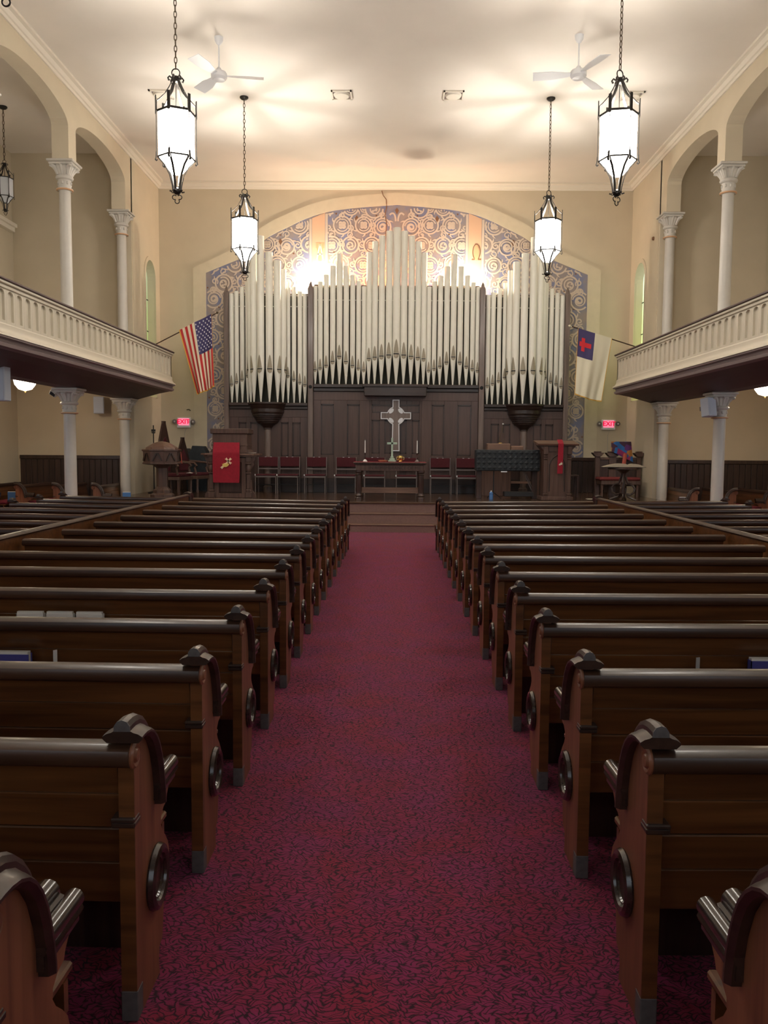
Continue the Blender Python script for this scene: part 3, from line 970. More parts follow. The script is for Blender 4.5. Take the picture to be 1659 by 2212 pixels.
flood(1.80, 5.86, FLOOD_W * .85, (1.0, .88, .68), 'floodlight behind the organ screen lighting the Omega stripe')
flood(-.08, 5.70, FLOOD_ORANGE_W, (1.0, .30, .10), 'orange floodlight behind the tallest centre organ pipes')

# ------------------------------------------------------------------ columns
def capital_mb(r, zt, H):
    """square abacus, flared leaf bell, double ring"""
    b = MB()
    k = H / .50
    b.box(-.255, .255, -.255, .255, zt - .05 * k, zt, .012)
    b.box(-.225, .225, -.225, .225, zt - .10 * k, zt - .05 * k, .012)
    b.lathe([(.20, zt - .10 * k), (.205, zt - .13 * k), (.17, zt - .20 * k), (.145, zt - .26 * k), (r + .02, zt - .30 * k)], 8, (0, 0, 0), PI / 8, PI / 8 + 2 * PI)
    for i in range(4):          # corner leaves
        a_ = PI / 4 + i * PI / 2
        P = [(.13, -.28), (.155, -.20), (.20, -.13), (.265, -.10), (.275, -.125), (.24, -.15)]
        b.tube([(p[0] * math.cos(a_), p[0] * math.sin(a_), zt + p[1] * k) for p in P], [.03, .04, .045, .04, .03, .015], 6)
        a_ += PI / 4
        b.tube([((p[0] * .86) * math.cos(a_), (p[0] * .86) * math.sin(a_), zt + p[1] * k) for p in P[:4]], [.02, .035, .035, .02], 6)
    return b
def ring_mb(r, z0, z1, zz):
    b = MB()
    b.lathe([(r, zz), (r + .045, zz + .008), (r + .045, zz + .03), (r + .01, zz + .04), (r + .02, zz + .08), (r + .015, zz + .15), (r + .05, zz + .165), (r + .06, zz + .185), (r + .05, zz + .205), (r + .015, zz + .215)], 20, cap=False)
    for i in range(8):
        a_ = i * PI / 4
        b.lathe([(0, -.03), (.022, -.015), (.022, .015), (0, .03)], 6, ((r + .015) * math.cos(a_), (r + .015) * math.sin(a_), zz + .105))
    return b
def column_proto(nm, z0, z1, r0, r1, H, label):
    t = thing(nm, label, 'column')
    b = MB(); b.lathe([(r0 + .05, 0), (r0 + .05, .10), (r0 + .02, .13), (r0, .16), (r1, z1 - z0 - H)], 24)
    obj('shaft', b, 'column', t, ang=.5)
    b = capital_mb(r1, z1 - z0, .45); obj('capital', b, 'column', t, ang=.5)
    b = ring_mb(r1, 0, 0, 0); b.xf(Matrix.Translation((0, 0, z1 - z0 - H)) @ Matrix.Diagonal((1, 1, (H - .265) / .21, 1))); obj('capital_collar', b, 'column', t, ang=.5)
    b = MB(); b.lathe([(r1 + .03, -.005), (r1 + .052, .004), (r1 + .052, .022), (r1 + .03, .03)], 20, (0, 0, z1 - z0 - H + .005), cap=False)
    obj('painted_ring', b, 'salmonring', t)
    return t
XC = XW + TW / 2
lowp = column_proto('lower_column', 0, 2.85, .122, .112, .50, '')
uppp = column_proto('upper_column', 3.2, CAPZ, .118, .106, .54, '')
pl = {0: 'nearest the chancel', 1: 'second from the chancel', 2: 'third from the chancel'}
first = True
for s, nm in ((-1, 'left'), (1, 'right')):
    for k in range(3):
        l1 = 'white cast column under the %s gallery, %s' % (nm, pl[k])
        l2 = 'white column with capital above the %s gallery rail, %s' % (nm, pl[k])
        if first:
            lowp.location = (s * XC, PIER[k], 0); lowp['label'] = l1
            uppp.location = (s * XC, PIER[k], 3.2); uppp['label'] = l2
            first = False
        else:
            dup(lowp, (s * XC, PIER[k], 0), 0, l1)
            dup(uppp, (s * XC, PIER[k], 3.2), 0, l2)

# ------------------------------------------------------------------ galleries
XBAL, ZBT = 5.35, 4.0
SP = .2735
def gallery(s, nm):
    t = thing('gallery_balcony', 'cream panelled gallery front along the %s side of the nave' % nm, 'balcony', (s * XBAL, 0, 0))
    # local x: 0 at the front face, positive outward from the nave
    def bx(b, x0, x1, *r, **k):
        b.box(*sorted((s * x0, s * x1)), *r, **k)
    y1 = YE
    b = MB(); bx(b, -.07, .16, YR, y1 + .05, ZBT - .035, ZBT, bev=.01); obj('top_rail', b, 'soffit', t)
    b = MB(); bx(b, -.05, .10, YR, y1 + .03, ZBT - .075, ZBT - .035, bev=.008); bx(b, -.02, .08, YR, y1, ZBT - .13, ZBT - .075, bev=.008); obj('rail_moulding', b, 'balcony', t)
    # arched panels, one piece per bay
    z0, z1 = 3.40, ZBT - .13
    hw, arw = SP / 2, .085
    zsp, zb = 3.80, 3.44
    prof = [(-arw, zb), (-arw, zsp)] + [(-arw * math.cos(PI * i / 8), zsp + .055 * math.sin(PI * i / 8)) for i in range(1, 8)] + [(arw, zsp), (arw, zb)]
    b = MB()
    outer = [(-hw + .002, z0), (-hw + .002, z1), (hw - .002, z1), (hw - .002, z0)]
    # frame around the niche as strips
    def q(P, xa=0.0, xb=.05):
        b.prism(P, 'x', *sorted((s * xa, s * xb)))
    q([(-hw + .002, z0), (-arw, z0), (-arw, z1), (-hw + .002, z1)])
    q([(arw, z0), (hw - .002, z0), (hw - .002, z1), (arw, z1)])
    q([(-arw, z0), (arw, z0), (arw, zb), (-arw, zb)])
    A = prof[1:-1]
    for i in range(len(A) - 1):
        q([A[i], A[i + 1], (A[i + 1][0], z1), (A[i][0], z1)])
    me = b.mesh('arched_panel', 'balcony', smooth=False)
    n = 42
    for i in range(n):
        o = obj('arched_panel', me, None, t, (0, y1 - .1 - hw - i * SP, 0))
    ye = y1 - .1 - n * SP
    b = MB(); bx(b, 0, .05, YR, ye, z0, z1); bx(b, 0, .05, y1 - .1, y1, z0, z1); bx(b, .035, .08, YR, y1, z0, z1); obj('panel_backing', b, 'balcony', t, smooth=False)
    b = MB(); bx(b, 0, .85, y1 - .05, y1, z0, z1); obj('end_panel', b, 'balcony', t, smooth=False)
    # flared lower fascia
    pr = [(.05, 3.40), (.0, 3.40), (-.012, 3.38), (-.012, 3.33), (-.02, 3.30), (-.05, 3.26), (-.09, 3.235), (-.10, 3.21), (.05, 3.21)]
    b = MB(); b.prism([(s * p[0], p[1]) for p in pr], 'y', YR, y1 + .03); obj('fascia', b, 'balcony', t, ang=.5)
    pr = [(.10, 3.21), (-.085, 3.21), (-.085, 3.185), (-.03, 3.175), (-.02, 3.13), (-.06, 3.11), (-.05, 3.07), (.0, 3.05), (.10, 3.05)]
    b = MB(); b.prism([(s * p[0], p[1]) for p in pr], 'y', YR, y1 + .01); obj('lower_moulding', b, 'mauve', t, ang=.5)
    # sloping soffit to the beam on the columns
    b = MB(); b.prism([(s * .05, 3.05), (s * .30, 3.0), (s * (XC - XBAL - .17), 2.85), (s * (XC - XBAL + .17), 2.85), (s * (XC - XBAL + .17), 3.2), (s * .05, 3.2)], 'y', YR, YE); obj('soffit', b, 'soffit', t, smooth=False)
    b = MB(); bx(b, .08, XC - XBAL + .17, YR, YE, 3.2, 3.4); obj('gallery_floor', b, 'ceiling', t, smooth=False)
    b = MB(); b.box(*sorted((s * (XC + .17), s * XO)), YR, YE, 3.25, 3.4); struct('ceiling_gallery_' + nm, b, 'ceiling', smooth=False)
gallery(-1, 'left'); gallery(1, 'right')

# ------------------------------------------------------------------ lanterns
def lantern(lit=True, k=1.0, ztop=3.56, name='hanging_lantern', label=''):
    """origin at the bottom of the trefoil; ztop = height of the ceiling above it"""
    t = thing(name, label, 'lantern')
    R = .25 * k
    Z = lambda z: z * k
    hexa = [(R * math.cos(PI / 3 * i + .35), R * math.sin(PI / 3 * i + .35)) for i in range(6)]
    # canopy and chain
    b = MB(); b.lathe([(0, ztop), (.085, ztop), (.085, ztop - .02), (.06, ztop - .045), (.02, ztop - .06), (0, ztop - .06)], 16); obj('ceiling_canopy', b, 'iron', t)
    b = MB()
    zc = Z(1.79)
    n = int((ztop - .05 - zc) / .074)
    st_ = (ztop - .05 - zc) / n
    for i in range(n):
        c = zc + (i + .5) * st_
        P = []
        for j in range(10):
            a_ = 2 * PI * j / 10
            u, v = .018 * math.cos(a_), .047 * math.sin(a_)
            P.append((u, 0, c + v) if i % 2 else (0, u, c + v))
        b.tube(P, .0065, 5, True)
    obj('chain', b, 'chain', t)
    b = MB(); b.tube([(.055 * k * math.cos(a_), 0, Z(1.735) + .055 * k * math.sin(a_)) for a_ in [2 * PI * i / 16 for i in range(16)]], .008 * k, 6, True); obj('top_ring', b, 'iron', t)
    # crown
    b = MB(); b.lathe([(.02, Z(1.60)), (.055 * k, Z(1.61)), (.055 * k, Z(1.68)), (.03, Z(1.69))], 12)
    for i in range(6):
        a_ = PI / 3 * i + .35
        P = [(.05, 1.66), (.085, 1.68), (.105, 1.655), (.095, 1.625), (.08, 1.635)]
        b.tube([(k * p[0] * math.cos(a_), k * p[0] * math.sin(a_), Z(p[1])) for p in P], .012 * k, 6)
    obj('crown', b, 'iron', t)
    for i in range(6):
        a_ = PI / 3 * i + .35
        c_, s_ = math.cos(a_), math.sin(a_)
        b = MB()
        P = [(.045, 1.64), (.085, 1.55), (.15, 1.44), (.225, 1.36), (.262, 1.33), (.265, 1.20)]
        b.strap([(k * p[0] * c_, k * p[0] * s_, Z(p[1])) for p in P], (-s_, c_, 0), .036 * k, .012 * k)
        b.strap([(k * .272 * c_, k * .272 * s_, Z(1.40)), (k * .272 * c_, k * .272 * s_, Z(1.16))], (-s_, c_, 0), .04 * k, .012 * k)
        b.strap([(k * .268 * c_, k * .268 * s_, Z(1.18)), (k * .268 * c_, k * .268 * s_, Z(.60))], (-s_, c_, 0), (.008 if lit else .02) * k, .010 * k)
        P = [(.27, .66), (.275, .585), (.285, .555), (.27, .54), (.255, .555)]
        b.strap([(k * p[0] * c_, k * p[0] * s_, Z(p[1])) for p in P], (-s_, c_, 0), .03 * k, .012 * k)
        P = [(.255, .60), (.16, .50), (.095, .38), (.065, .25), (.055, .18), (.07, .155), (.10, .165)]
        b.strap([(k * p[0] * c_, k * p[0] * s_, Z(p[1])) for p in P], (-s_, c_, 0), .03 * k, .012 * k)
        obj('iron_strap', b, 'iron', t, smooth=False)
    b = MB()
    for zz, h in ((1.20, .03), (.60, .022)):
        for i in range(6):
            p, q_ = hexa[i], hexa[(i + 1) % 6]
            b.strap([(p[0] * 1.01, p[1] * 1.01, Z(zz)), (q_[0] * 1.01, q_[1] * 1.01, Z(zz))], (0, 0, 1), h * k, .012 * k)
    obj('hex_band', b, 'iron', t, smooth=False)
    gm = 'glass' if lit else 'glassoff'
    for i in range(6):
        p, q_ = hexa[i], hexa[(i + 1) % 6]
        b = MB()
        vs = [b.bm.verts.new((c[0] * .985, c[1] * .985, zz)) for c, zz in ((p, Z(.60)), (q_, Z(.60)), (q_, Z(1.19)), (p, Z(1.19)))]
        b.bm.faces.new(vs)
        ws = [b.bm.verts.new((c[0], c[1], zz)) for c, zz in (((p[0] * .3, p[1] * .3), Z(.40)), ((q_[0] * .3, q_[1] * .3), Z(.40)))]
        b.bm.faces.new((ws[0], ws[1], vs[1], vs[0]))
        obj('glass_pane', b, gm, t, smooth=False)
    if lit:
        ld = bpy.data.lights.new('lantern_bulbs', 'POINT'); ld.energy = LANTERN_W; ld.color = (1.0, .94, .86); ld.shadow_soft_size = .06
        lo = bpy.data.objects.new('bulb_cluster', ld); col.objects.link(lo); lo.parent = t; lo.location = (0, 0, .98)
    b = MB(); b.lathe([(0, Z(.12)), (.03, Z(.125)), (.055 * k, Z(.15)), (.055 * k, Z(.19)), (.03, Z(.21)), (0, Z(.21))], 12)
    b.tube([(0, 0, Z(1.62)), (0, 0, Z(1.22))], .006, 6)
    obj('bottom_knot', b, 'iron', t)
    b = MB()
    for cx, cz, a0, a1 in ((-.035, .085, .6, 5.2), (.035, .085, -2.06, 2.54), (0, .032, 2.4, 7.0)):
        b.tube([(k * (cx + .030 * math.cos(a0 + (a1 - a0) * i / 12)), 0, Z(cz + .030 * math.sin(a0 + (a1 - a0) * i / 12))) for i in range(13)], .007 * k, 5)
    obj('trefoil', b, 'iron', t)
    return t
GL = 'lit lanterns over the nave'
ln = lantern(True, 1.0, ZC - 5.06)
ln.location = (-3.0, 17.0, 5.06); ln['label'] = 'lit iron lantern over the nave, left side, nearest the organ'; ln['group'] = GL
dup(ln, (3.05, 17.0, 5.06), PI / 6, 'lit iron lantern over the nave, right side, nearest the organ')
dup(ln, (-3.0, 11.73, 5.06), 0.06, 'large lit iron lantern at the left of the picture, nearer than its neighbour')
dup(ln, (3.03, 11.73, 5.06), PI / 6, 'large lit iron lantern at the right of the picture, nearer than its neighbour')
dup(ln, (-2.98, 6.60, 5.06), 0.1, 'lantern whose trefoil tip alone shows in the top corner')
dup(ln, (3.03, 6.46, 5.06), 0.4, 'lit lantern above the right pews, nearest the camera')
g = lantern(False, .62, ZC - 6.45, 'gallery_lantern', 'small unlit iron lantern in the gallery beyond the left arch')
g.location = (-8.02, 17.5, 6.45)

# ------------------------------------------------------------------ ceiling fans and vents
def fan(x, y, rz, label):
    t = thing('ceiling_fan', label, 'fan', (x, y, ZC), 0, 'white ceiling fans')
    b = MB(); b.lathe([(0, 0), (.075, 0), (.07, -.06), (.04, -.11), (.018, -.13), (0, -.13)], 16); obj('fan_canopy', b, 'white', t)
    b = MB(); b.tube([(0, 0, -.1), (0, 0, -.55)], .013, 8); obj('down_rod', b, 'white', t)
    b = MB(); b.lathe([(0, -.50), (.03, -.50), (.05, -.54), (.12, -.57), (.135, -.60), (.135, -.66), (.10, -.70), (0, -.71)], 20); obj('motor', b, 'white', t)
    for i in range(3):
        b = MB()
        a_ = rz + i * 2 * PI / 3
        def bl(u, v):
            r = .13 + u * .62
            wv = .05 + .055 * min(1, u * 2)
            y_ = (v - .5) * 2 * wv
            z_ = -.63 + y_ * .22
            return (r * math.cos(a_) - y_ * math.sin(a_), r * math.sin(a_) + y_ * math.cos(a_), z_)
        b.grid(bl, 6, 2, thick=.008)
        obj('blade', b, 'white', t)
fan(-3.0, 14.6, .15, 'white ceiling fan above the left pews')
fan(3.05, 14.5, .9, 'white ceiling fan above the right pews')
for i, (x, lb) in enumerate(((-4.6, 'square ceiling vent beside the large left lantern'), (-1.06, 'square ceiling vent left of the centre line'), (1.12, 'square ceiling vent right of the centre line'), (4.6, 'square ceiling vent beside the large right lantern'))):
    t = thing('ceiling_vent', lb, 'vent', (x, 16.85, ZC), 0, 'ceiling vents')
    b = MB()
    for q_ in ((-.2, .2, -.2, -.17), (-.2, .2, .17, .2), (-.2, -.17, -.2, .2), (.17, .2, -.2, .2)):
        b.box(q_[0], q_[1], q_[2], q_[3], -.03, 0)
    obj('vent_frame', b, 'trim', t, smooth=False)
    b = MB(); b.lathe([(.165, -.012), (.14, -.05), (.06, -.05), (0, -.05)], 20); obj('diffuser_cone', b, 'trim', t)
    b = MB(); b.box(-.17, .17, -.17, .17, -.004, -.001); obj('duct_mouth', b, 'mauve', t, smooth=False)

# bowl lamps under the galleries
for s, lb in ((-1, 'glowing ceiling bowl lamp under the left gallery'), (1, 'glowing ceiling bowl lamp under the right gallery')):
    t = thing('bowl_lamp', lb, 'lamp', (s * 7.62, 17.3, 3.249))
    b = MB(); b.lathe([(.10, -.06), (.215, -.11), (.225, -.17), (.20, -.27), (.13, -.36), (.0, -.40)], 24); obj('glass_bowl', b, 'bowl', t)
    b = MB(); b.lathe([(0, 0), (.10, 0), (.09, -.03), (.09, -.07), (0, -.07)], 16); obj('lamp_fitting', b, 'gold', t)
    b = MB(); b.lathe([(0, -.395), (.018, -.40), (.018, -.42), (0, -.445)], 8); obj('finial', b, 'gold', t)

# ------------------------------------------------------------------ pews
def pew_proto(s, L, name, cushion=False):
    """aisle end at local x=0 facing +x for s=1 (body towards -x); forward is +y"""
    t = thing(name, '', 'pew')
    X = lambda x: s * x
    def bx(b, x0, x1, *r, **k):
        b.box(*sorted((s * x0, s * x1)), *r, **k)
    poly = [(0, 0), (0, .86), (.03, .866), (.07, .856), (.115, .824), (.15, .775), (.178, .705), (.192, .64), (.21, .60), (.30, .598), (.38, .60), (.40, .59), (.365, .575), (.345, .555), (.335, .535), (.30, .53), (.272, .51), (.268, .485), (.285, .458), (.32, .425), (.35, .39), (.362, .355), (.352, .325), (.32, .295), (.302, .26), (.288, .20), (.278, .14), (.27, .10), (.235, .09), (.225, .05), (.235, 0)]
    b = MB(); b.prism(poly, 'x', *sorted((X(-.023), X(.024)))); obj('end_panel', b, 'pewend', t, ang=.35)
    path = [(-.030, .871), (-.01, .872), (.02, .871), (.055, .865), (.09, .850), (.12, .826), (.146, .794), (.168, .752), (.184, .705), (.196, .655), (.203, .61), (.204, .585)]
    sec = [(-.046, -.006), (-.058, .006), (-.058, .013), (-.046, .021), (-.032, .025), (-.024, .030), (-.023, .042), (-.015, .055), (0, .060), (.015, .055), (.023, .042), (.024, .030), (.032, .025), (.046, .021), (.058, .013), (.058, .006), (.046, -.006)]
    b = MB(); b.sweep_yz(path, sec); ho = obj('hood_moulding', b, 'pewdark', t, ang=.38)
    b = MB(); b.prism([(-.024, .900), (-.023, .916), (-.014, .929), (0, .934), (.014, .929), (.023, .916), (.024, .900)], 'y', -.034, -.029); obj('worn_knob_end', b, 'foot', ho, smooth=False)
    b = MB(); bx(b, -.0225, .0235, -.0035, .001, .095, .79); obj('back_edge_shade', b, 'pewboard', t, smooth=False)  # darker strip: shade on the end panel's rear edge put into the colour
    # armrest: two rolls on a bracket
    b = MB()
    b.tube([(X(.024), .19, .652), (X(.024), .405, .646)], .024, 14)
    b.tube([(X(.036), .20, .632), (X(.036), .395, .628)], .014, 8)
    b.tube([(X(-.006), .20, .652), (X(-.006), .395, .648)], .014, 8)
    b.tube([(X(-.034), .19, .674), (X(-.034), .392, .668)], .030, 14)
    b.box(*sorted((X(-.048), X(.040))), .19, .39, .600, .640)
    b.box(*sorted((X(-.03), X(.018))), .19, .39, .620, .655)
    obj('armrest', b, 'pewgloss', t, ang=.6)
    # round boss, rosette, foot block, collar
    b = MB()
    b.tube([(X(.030), .196 + .083 * math.cos(a_), .347 + .086 * math.sin(a_)) for a_ in [2 * PI * i / 24 for i in range(24)]], .019, 8, True)
    b.tube([(X(.026), .196 + .058 * math.cos(a_), .345 + .066 * math.sin(a_)) for a_ in [2 * PI * i / 24 for i in range(24)]], .011, 6, True)
    bo = obj('round_boss', b, 'pewgloss', t)
    b = MB(); b.prism([(.196 + .075 * math.cos(a_), .345 + .084 * math.sin(a_)) for a_ in [2 * PI * i / 24 for i in range(24)]], 'x', X(.026), X(.029)); obj('boss_centre', b, 'pewdark', bo, smooth=False)
    b = MB(); b.lathe([(.0, .018), (.018, .016), (.024, .008), (.034, .012), (.042, .006), (.042, 0), (0, 0)], 16)
    b.xf(Matrix.Translation((X(.019), .006, .818)) @ Matrix.Rotation(s * PI / 2, 4, 'Y')); obj('rosette', b, 'pewend', t)
    b = MB(); bx(b, -.0245, .0255, -.004, .05, 0, .095, bev=.003); obj('foot_block', b, 'foot', t)
    b = MB(); bx(b, -.045, .026, -.010, .05, .60, .618, bev=.004); bx(b, -.045, .026, -.015, .04, .618, .632, bev=.004); obj('stile_collar', b, 'pewdark', t)
    # body
    b = MB()
    prof = [(-.026, .79), (-.040, .80), (-.045, .82), (-.038, .842), (-.018, .854), (.012, .856), (.045, .85), (.06, .83), (.06, .79)]
    b.prism(prof, 'x', *sorted((X(.020), X(-L))))
    obj('top_rail', b, 'pewrail', t, ang=.7)
    ly = lambda z_: .006 + (.79 - z_) * .20
    for i, (z0, z1) in enumerate(((.69, .789), (.575, .687), (.455, .572), (.31, .452))):
        off = .0025 * (i % 2)
        b = MB(); b.prism([(ly(z0) + off, z0 + .002), (ly(z1) + off, z1 - .004), (ly(z1) + off + .004, z1), (ly(z1) + .022, z1), (ly(z0) + .022, z0), (ly(z0) + off + .003, z0)], 'x', *sorted((X(-.03), X(-L))))
        obj('back_board', b, 'pewboard', t, smooth=False)
    b = MB(); bx(b, -.03, -L, .10, .50, .405, .43, bev=.006); bx(b, -.03, -L, .44, .465, .32, .405); obj('seat', b, 'pewboard', t)
    b = MB(); bx(b, -.03, -L, .36, .38, 0, .405); obj('under_seat_board', b, 'darkwood', t, smooth=False)
    if cushion:
        b = MB(); bx(b, -.05, -L + .02, .15, .51, .432, .50, bev=.02); obj('seat_cushion', b, 'cushion', t)
    return t
BODY = ('top_rail', 'back_board', 'seat', 'under_seat_board')
def skew(t, ang):
    for c in t.children:
        if c.name.split('.')[0] in BODY:
            c.rotation_euler = (0, 0, ang)
def rowk(r):
    return .02 if r < 6 else .02 + .02 * (r - 6)
def rowy(r):
    return 1.50 + .872 * r
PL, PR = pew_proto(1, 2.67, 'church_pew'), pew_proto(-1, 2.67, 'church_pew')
for s, pr, nm in ((-1, PL, 'left'), (1, PR, 'right')):
    for r in range(15):
        nmr = 'nearest row, cut by the bottom edge' if r == 0 else ('front row by the chancel steps' if r == 14 else ORD(r + 1) + ' row counted from the camera')
        lb = 'brown oak pew %s of the red aisle, %s' % (nm, nmr)
        loc = (s * .775, rowy(r), 0)
        if r == 0:
            o = pr; o.location = loc
        else:
            o = copy_tree(pr); o.location = loc
        o['label'] = lb; o['group'] = 'pews along the centre aisle'
        skew(o, rowk(r) * s)
# pews beyond the dividers, ends turned outward
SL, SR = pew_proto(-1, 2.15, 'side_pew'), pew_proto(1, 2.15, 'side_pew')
for s, pr, nm in ((-1, SL, 'left'), (1, SR, 'right')):
    for i, r in enumerate(range(14, 5, -1)):
        o = pr if i == 0 else copy_tree(pr)
        o.location = (s * 5.80, rowy(r) + rowk(r) * 4.6, 0)
        o['label'] = 'dark side pew beyond the %s divider, %s row back from the chancel' % (nm, ORD(i + 1)); o['group'] = 'side pews beyond the dividers'
        skew(o, rowk(r) * s)
for s, nm in ((-1, 'left'), (1, 'right')):
    t = thing('pew_divider', 'long low wooden partition closing the outer ends of the %s pews' % nm, 'partition', (s * 3.52, 0, 0))
    b = MB()
    b.prism([(-.035, .875), (-.045, .89), (-.038, .905), (-.015, .915), (.015, .915), (.038, .905), (.045, .89), (.035, .875)], 'y', .6, 14.35); obj('cap_rail', b, 'pewrail', t, ang=.7)
    for z0, z1 in ((.0, .30), (.303, .60), (.603, .875)):
        b = MB(); b.box(-.02, .02, .6, 14.3, z0, z1, .003); obj('partition_board', b, 'pewboard', t)
    b = MB(); b.sweep_yz([(14.20, .90), (14.30, .91), (14.40, .88), (14.47, .80), (14.49, .70), (14.47, .62)], [(-.05, 0), (-.06, .03), (0, .05), (.06, .03), (.05, 0), (.03, -.03), (-.03, -.03)])
    b.box(-.035, .035, 14.25, 14.42, 0, .88, .006); obj('end_post', b, 'pewdark', t)
# transept pews facing the centre
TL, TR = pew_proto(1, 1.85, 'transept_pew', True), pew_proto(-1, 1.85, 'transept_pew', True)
for s, pr, nm, xs in ((-1, TL, 'left', (-6.55, -7.42, -8.25, -9.0)), (1, TR, 'right', (6.62, 7.45, 8.28))):
    for i, x in enumerate(xs):
        o = pr if i == 0 else copy_tree(pr)
        o.location = (x, 18.15, 0); o.rotation_euler = (0, 0, -PI / 2 if s < 0 else PI / 2)
        o['label'] = 'dark pew with red cushion facing inward in the %s aisle, %s from the columns' % (nm, ORD(i + 1)); o['group'] = 'cushioned aisle pews'

# hymnals and cards in the racks on the pew backs
def book(x, y, z, wd, h, th, cover, label, rz=0.0, name='hymnal', cat='book', group=None):
    t = thing(name, label, cat, (x, y, z), rz, group)
    b = MB(); b.box(-wd / 2, wd / 2, -th / 2, -th / 2 + .004, 0, h); b.box(-wd / 2, wd / 2, th / 2 - .004, th / 2, 0, h); b.box(-wd / 2, -wd / 2 + .004, -th / 2, th / 2, 0, h); obj('cover', b, cover, t, smooth=False)
    b = MB(); b.box(-wd / 2 + .004, wd / 2 - .006, -th / 2 + .005, th / 2 - .005, .004, h + .012); obj('pages', b, 'paper', t, smooth=False)
    return t
def rack(x0, x1, r, s):
    y = rowy(r) + .02
    t = thing('book_rack', 'narrow wooden book rack on the back of the %s pew from the camera, %s side' % (ORD(r + 1), 'left' if s < 0 else 'right'), 'rack', ((x0 + x1) / 2, y, .50))
    hw_ = (x1 - x0) / 2
    b = MB(); b.box(-hw_, hw_, -.075, .045, 0, .012); obj('rack_floor', b, 'pewboard', t, smooth=False)
    b = MB(); b.box(-hw_, hw_, -.078, -.066, .0, .07); obj('rack_lip', b, 'pewboard', t, smooth=False)
rack(-2.40, -1.65, 4, -1)
for i, x in enumerate((-2.19, -2.01, -1.83)):
    book(x, rowy(4) - .015, .513, .165, .195, .035, 'paper', 'white hymnal in the rack of three, %s from the aisle' % ORD(3 - i), 0, group='hymnals in the left rack')
rack(-2.10, -1.62, 3, -1)
book(-1.90, rowy(3) - .012, .513, .17, .165, .045, 'bluedark', 'dark hymnal standing alone in the nearer left pew rack')
t = thing('offering_card', 'white card upright in the nearer left pew rack', 'card', (-1.69, rowy(3) - .01, .513), .9)
b = MB(); b.box(-.010, .010, -.002, .002, 0, .185); obj('card_sheet', b, 'paper', t, smooth=False)
rack(1.40, 2.1, 3, 1)
book(1.87, rowy(3) - .012, .513, .17, .17, .045, 'bluedark', 'dark hymnal in the right pew rack at the picture edge')
t = thing('offering_card', 'grey card upright in the right pew rack', 'card', (1.53, rowy(3) - .01, .513), .5)
b = MB(); b.box(-.012, .012, -.002, .002, 0, .18); obj('card_sheet', b, 'wire', t, smooth=False)
book(-5.90, 18.40, .505, .17, .20, .035, 'blue', 'blue hymnal leaning on the left aisle cushion by the column', .2)
book(-8.45, 18.40, .505, .19, .19, .035, 'blue', 'blue hymnal on the left aisle cushion at the picture edge', .1)
book(6.42, 18.40, .505, .21, .19, .035, 'bluedark', 'indigo hymnal on the right aisle cushion', -.1)

# ------------------------------------------------------------------ chancel furniture
ct = thing('communion_table', 'dark carved communion table with red runner in front of the chairs', 'table', (-.064, 18.62, ZP))
b = MB(); b.box(-.81, .81, -.36, .36, .80, .835, .010); b.box(-.78, .78, -.33, .33, .775, .80, .008); obj('tabletop', b, 'darkwood', ct)
b = MB(); b.box(-.74, .74, -.30, .30, .645, .775, .006); obj('apron', b, 'chancelwood', ct)
for sx in (-1, 1):
    for sy in (-1, 1):
        b = MB(); b.lathe([(.085, 0), (.085, .05), (.07, .07), (.085, .10), (.06, .13), (.055, .16), (.066, .2), (.06, .55), (.075, .57), (.06, .59), (.08, .61), (.08, .66)], 18)
        obj('leg', b, 'darkwood', ct, (sx * .685, sy * .24, 0))
b = MB(); b.box(-.66, .66, -.05, .05, .14, .27, .008); obj('stretcher', b, 'chancelwoodx', ct)
fc = bpy.data.curves.new('inscription', 'FONT'); fc.body = 'IN REMEMBRANCE OF ME'; fc.size = .095; fc.extrude = .003; fc.align_x = 'CENTER'; fc.align_y = 'CENTER'; fc.space_character = 1.05
def mesh_text(c, nm):
    o = bpy.data.objects.new(nm, c); col.objects.link(o)
    me = bpy.data.meshes.new_from_object(o.evaluated_get(bpy.context.evaluated_depsgraph_get()))
    bpy.data.objects.remove(o); me.materials.clear()
    o = bpy.data.objects.new(nm, me)
    return o
fo = mesh_text(fc, 'carved_inscription'); col.objects.link(fo); fo.parent = ct; fo.location = (.10, -.302, .708); fo.rotation_euler = (PI / 2, 0, 0); fo.data.materials.append(MT['organdark'])
b = MB()
def rn(u, v):
    x = -.90 + 1.80 * u
    z_ = .8385
    x *= .80 / .90
    return (x, -.30 + .6 * v, z_)
b.grid(rn, 40, 4, thick=.003)
tag(obj('table_runner', b, 'red', None, (-.064, 18.62, ZP)), 'red cloth runner along the top of the communion table', 'cloth')
ZT = ZP + .843
for x, lb in ((-.618, 'white taper candle on a stand, left end of the table'), (.534, 'white taper candle on a stand, right end of the table')):
    t = thing('candlestick', lb, 'candle', (x, 18.5, ZT), 0, 'altar candles')
    b = MB(); b.lathe([(.05, 0), (.05, .012), (.03, .035), (.018, .05)], 16); obj('candle_base', b, 'candle' if x < 0 else 'steel', t)
    b = MB(); b.lathe([(.016, .045), (.012, .08), (.02, .10), (.012, .12), (.016, .17), (.024, .185), (.024, .195)], 14); obj('stick', b, 'darkwood', t)
    b = MB(); b.lathe([(.011, .19), (.010, .465), (.004, .47)], 12); b.tube([(0, 0, .46), (0, .003, .49)], .0015, 4); obj('taper', b, 'candle', t)
t = thing('altar_cross', 'pale green brass cross standing on the communion table', 'cross', (-.02, 18.5, ZT))
b = MB(); b.box(-.085, .085, -.05, .05, 0, .035, .006); b.box(-.06, .06, -.04, .04, .035, .075, .006); b.box(-.035, .035, -.03, .03, .075, .12, .006); obj('cross_base', b, 'palebrass', t)
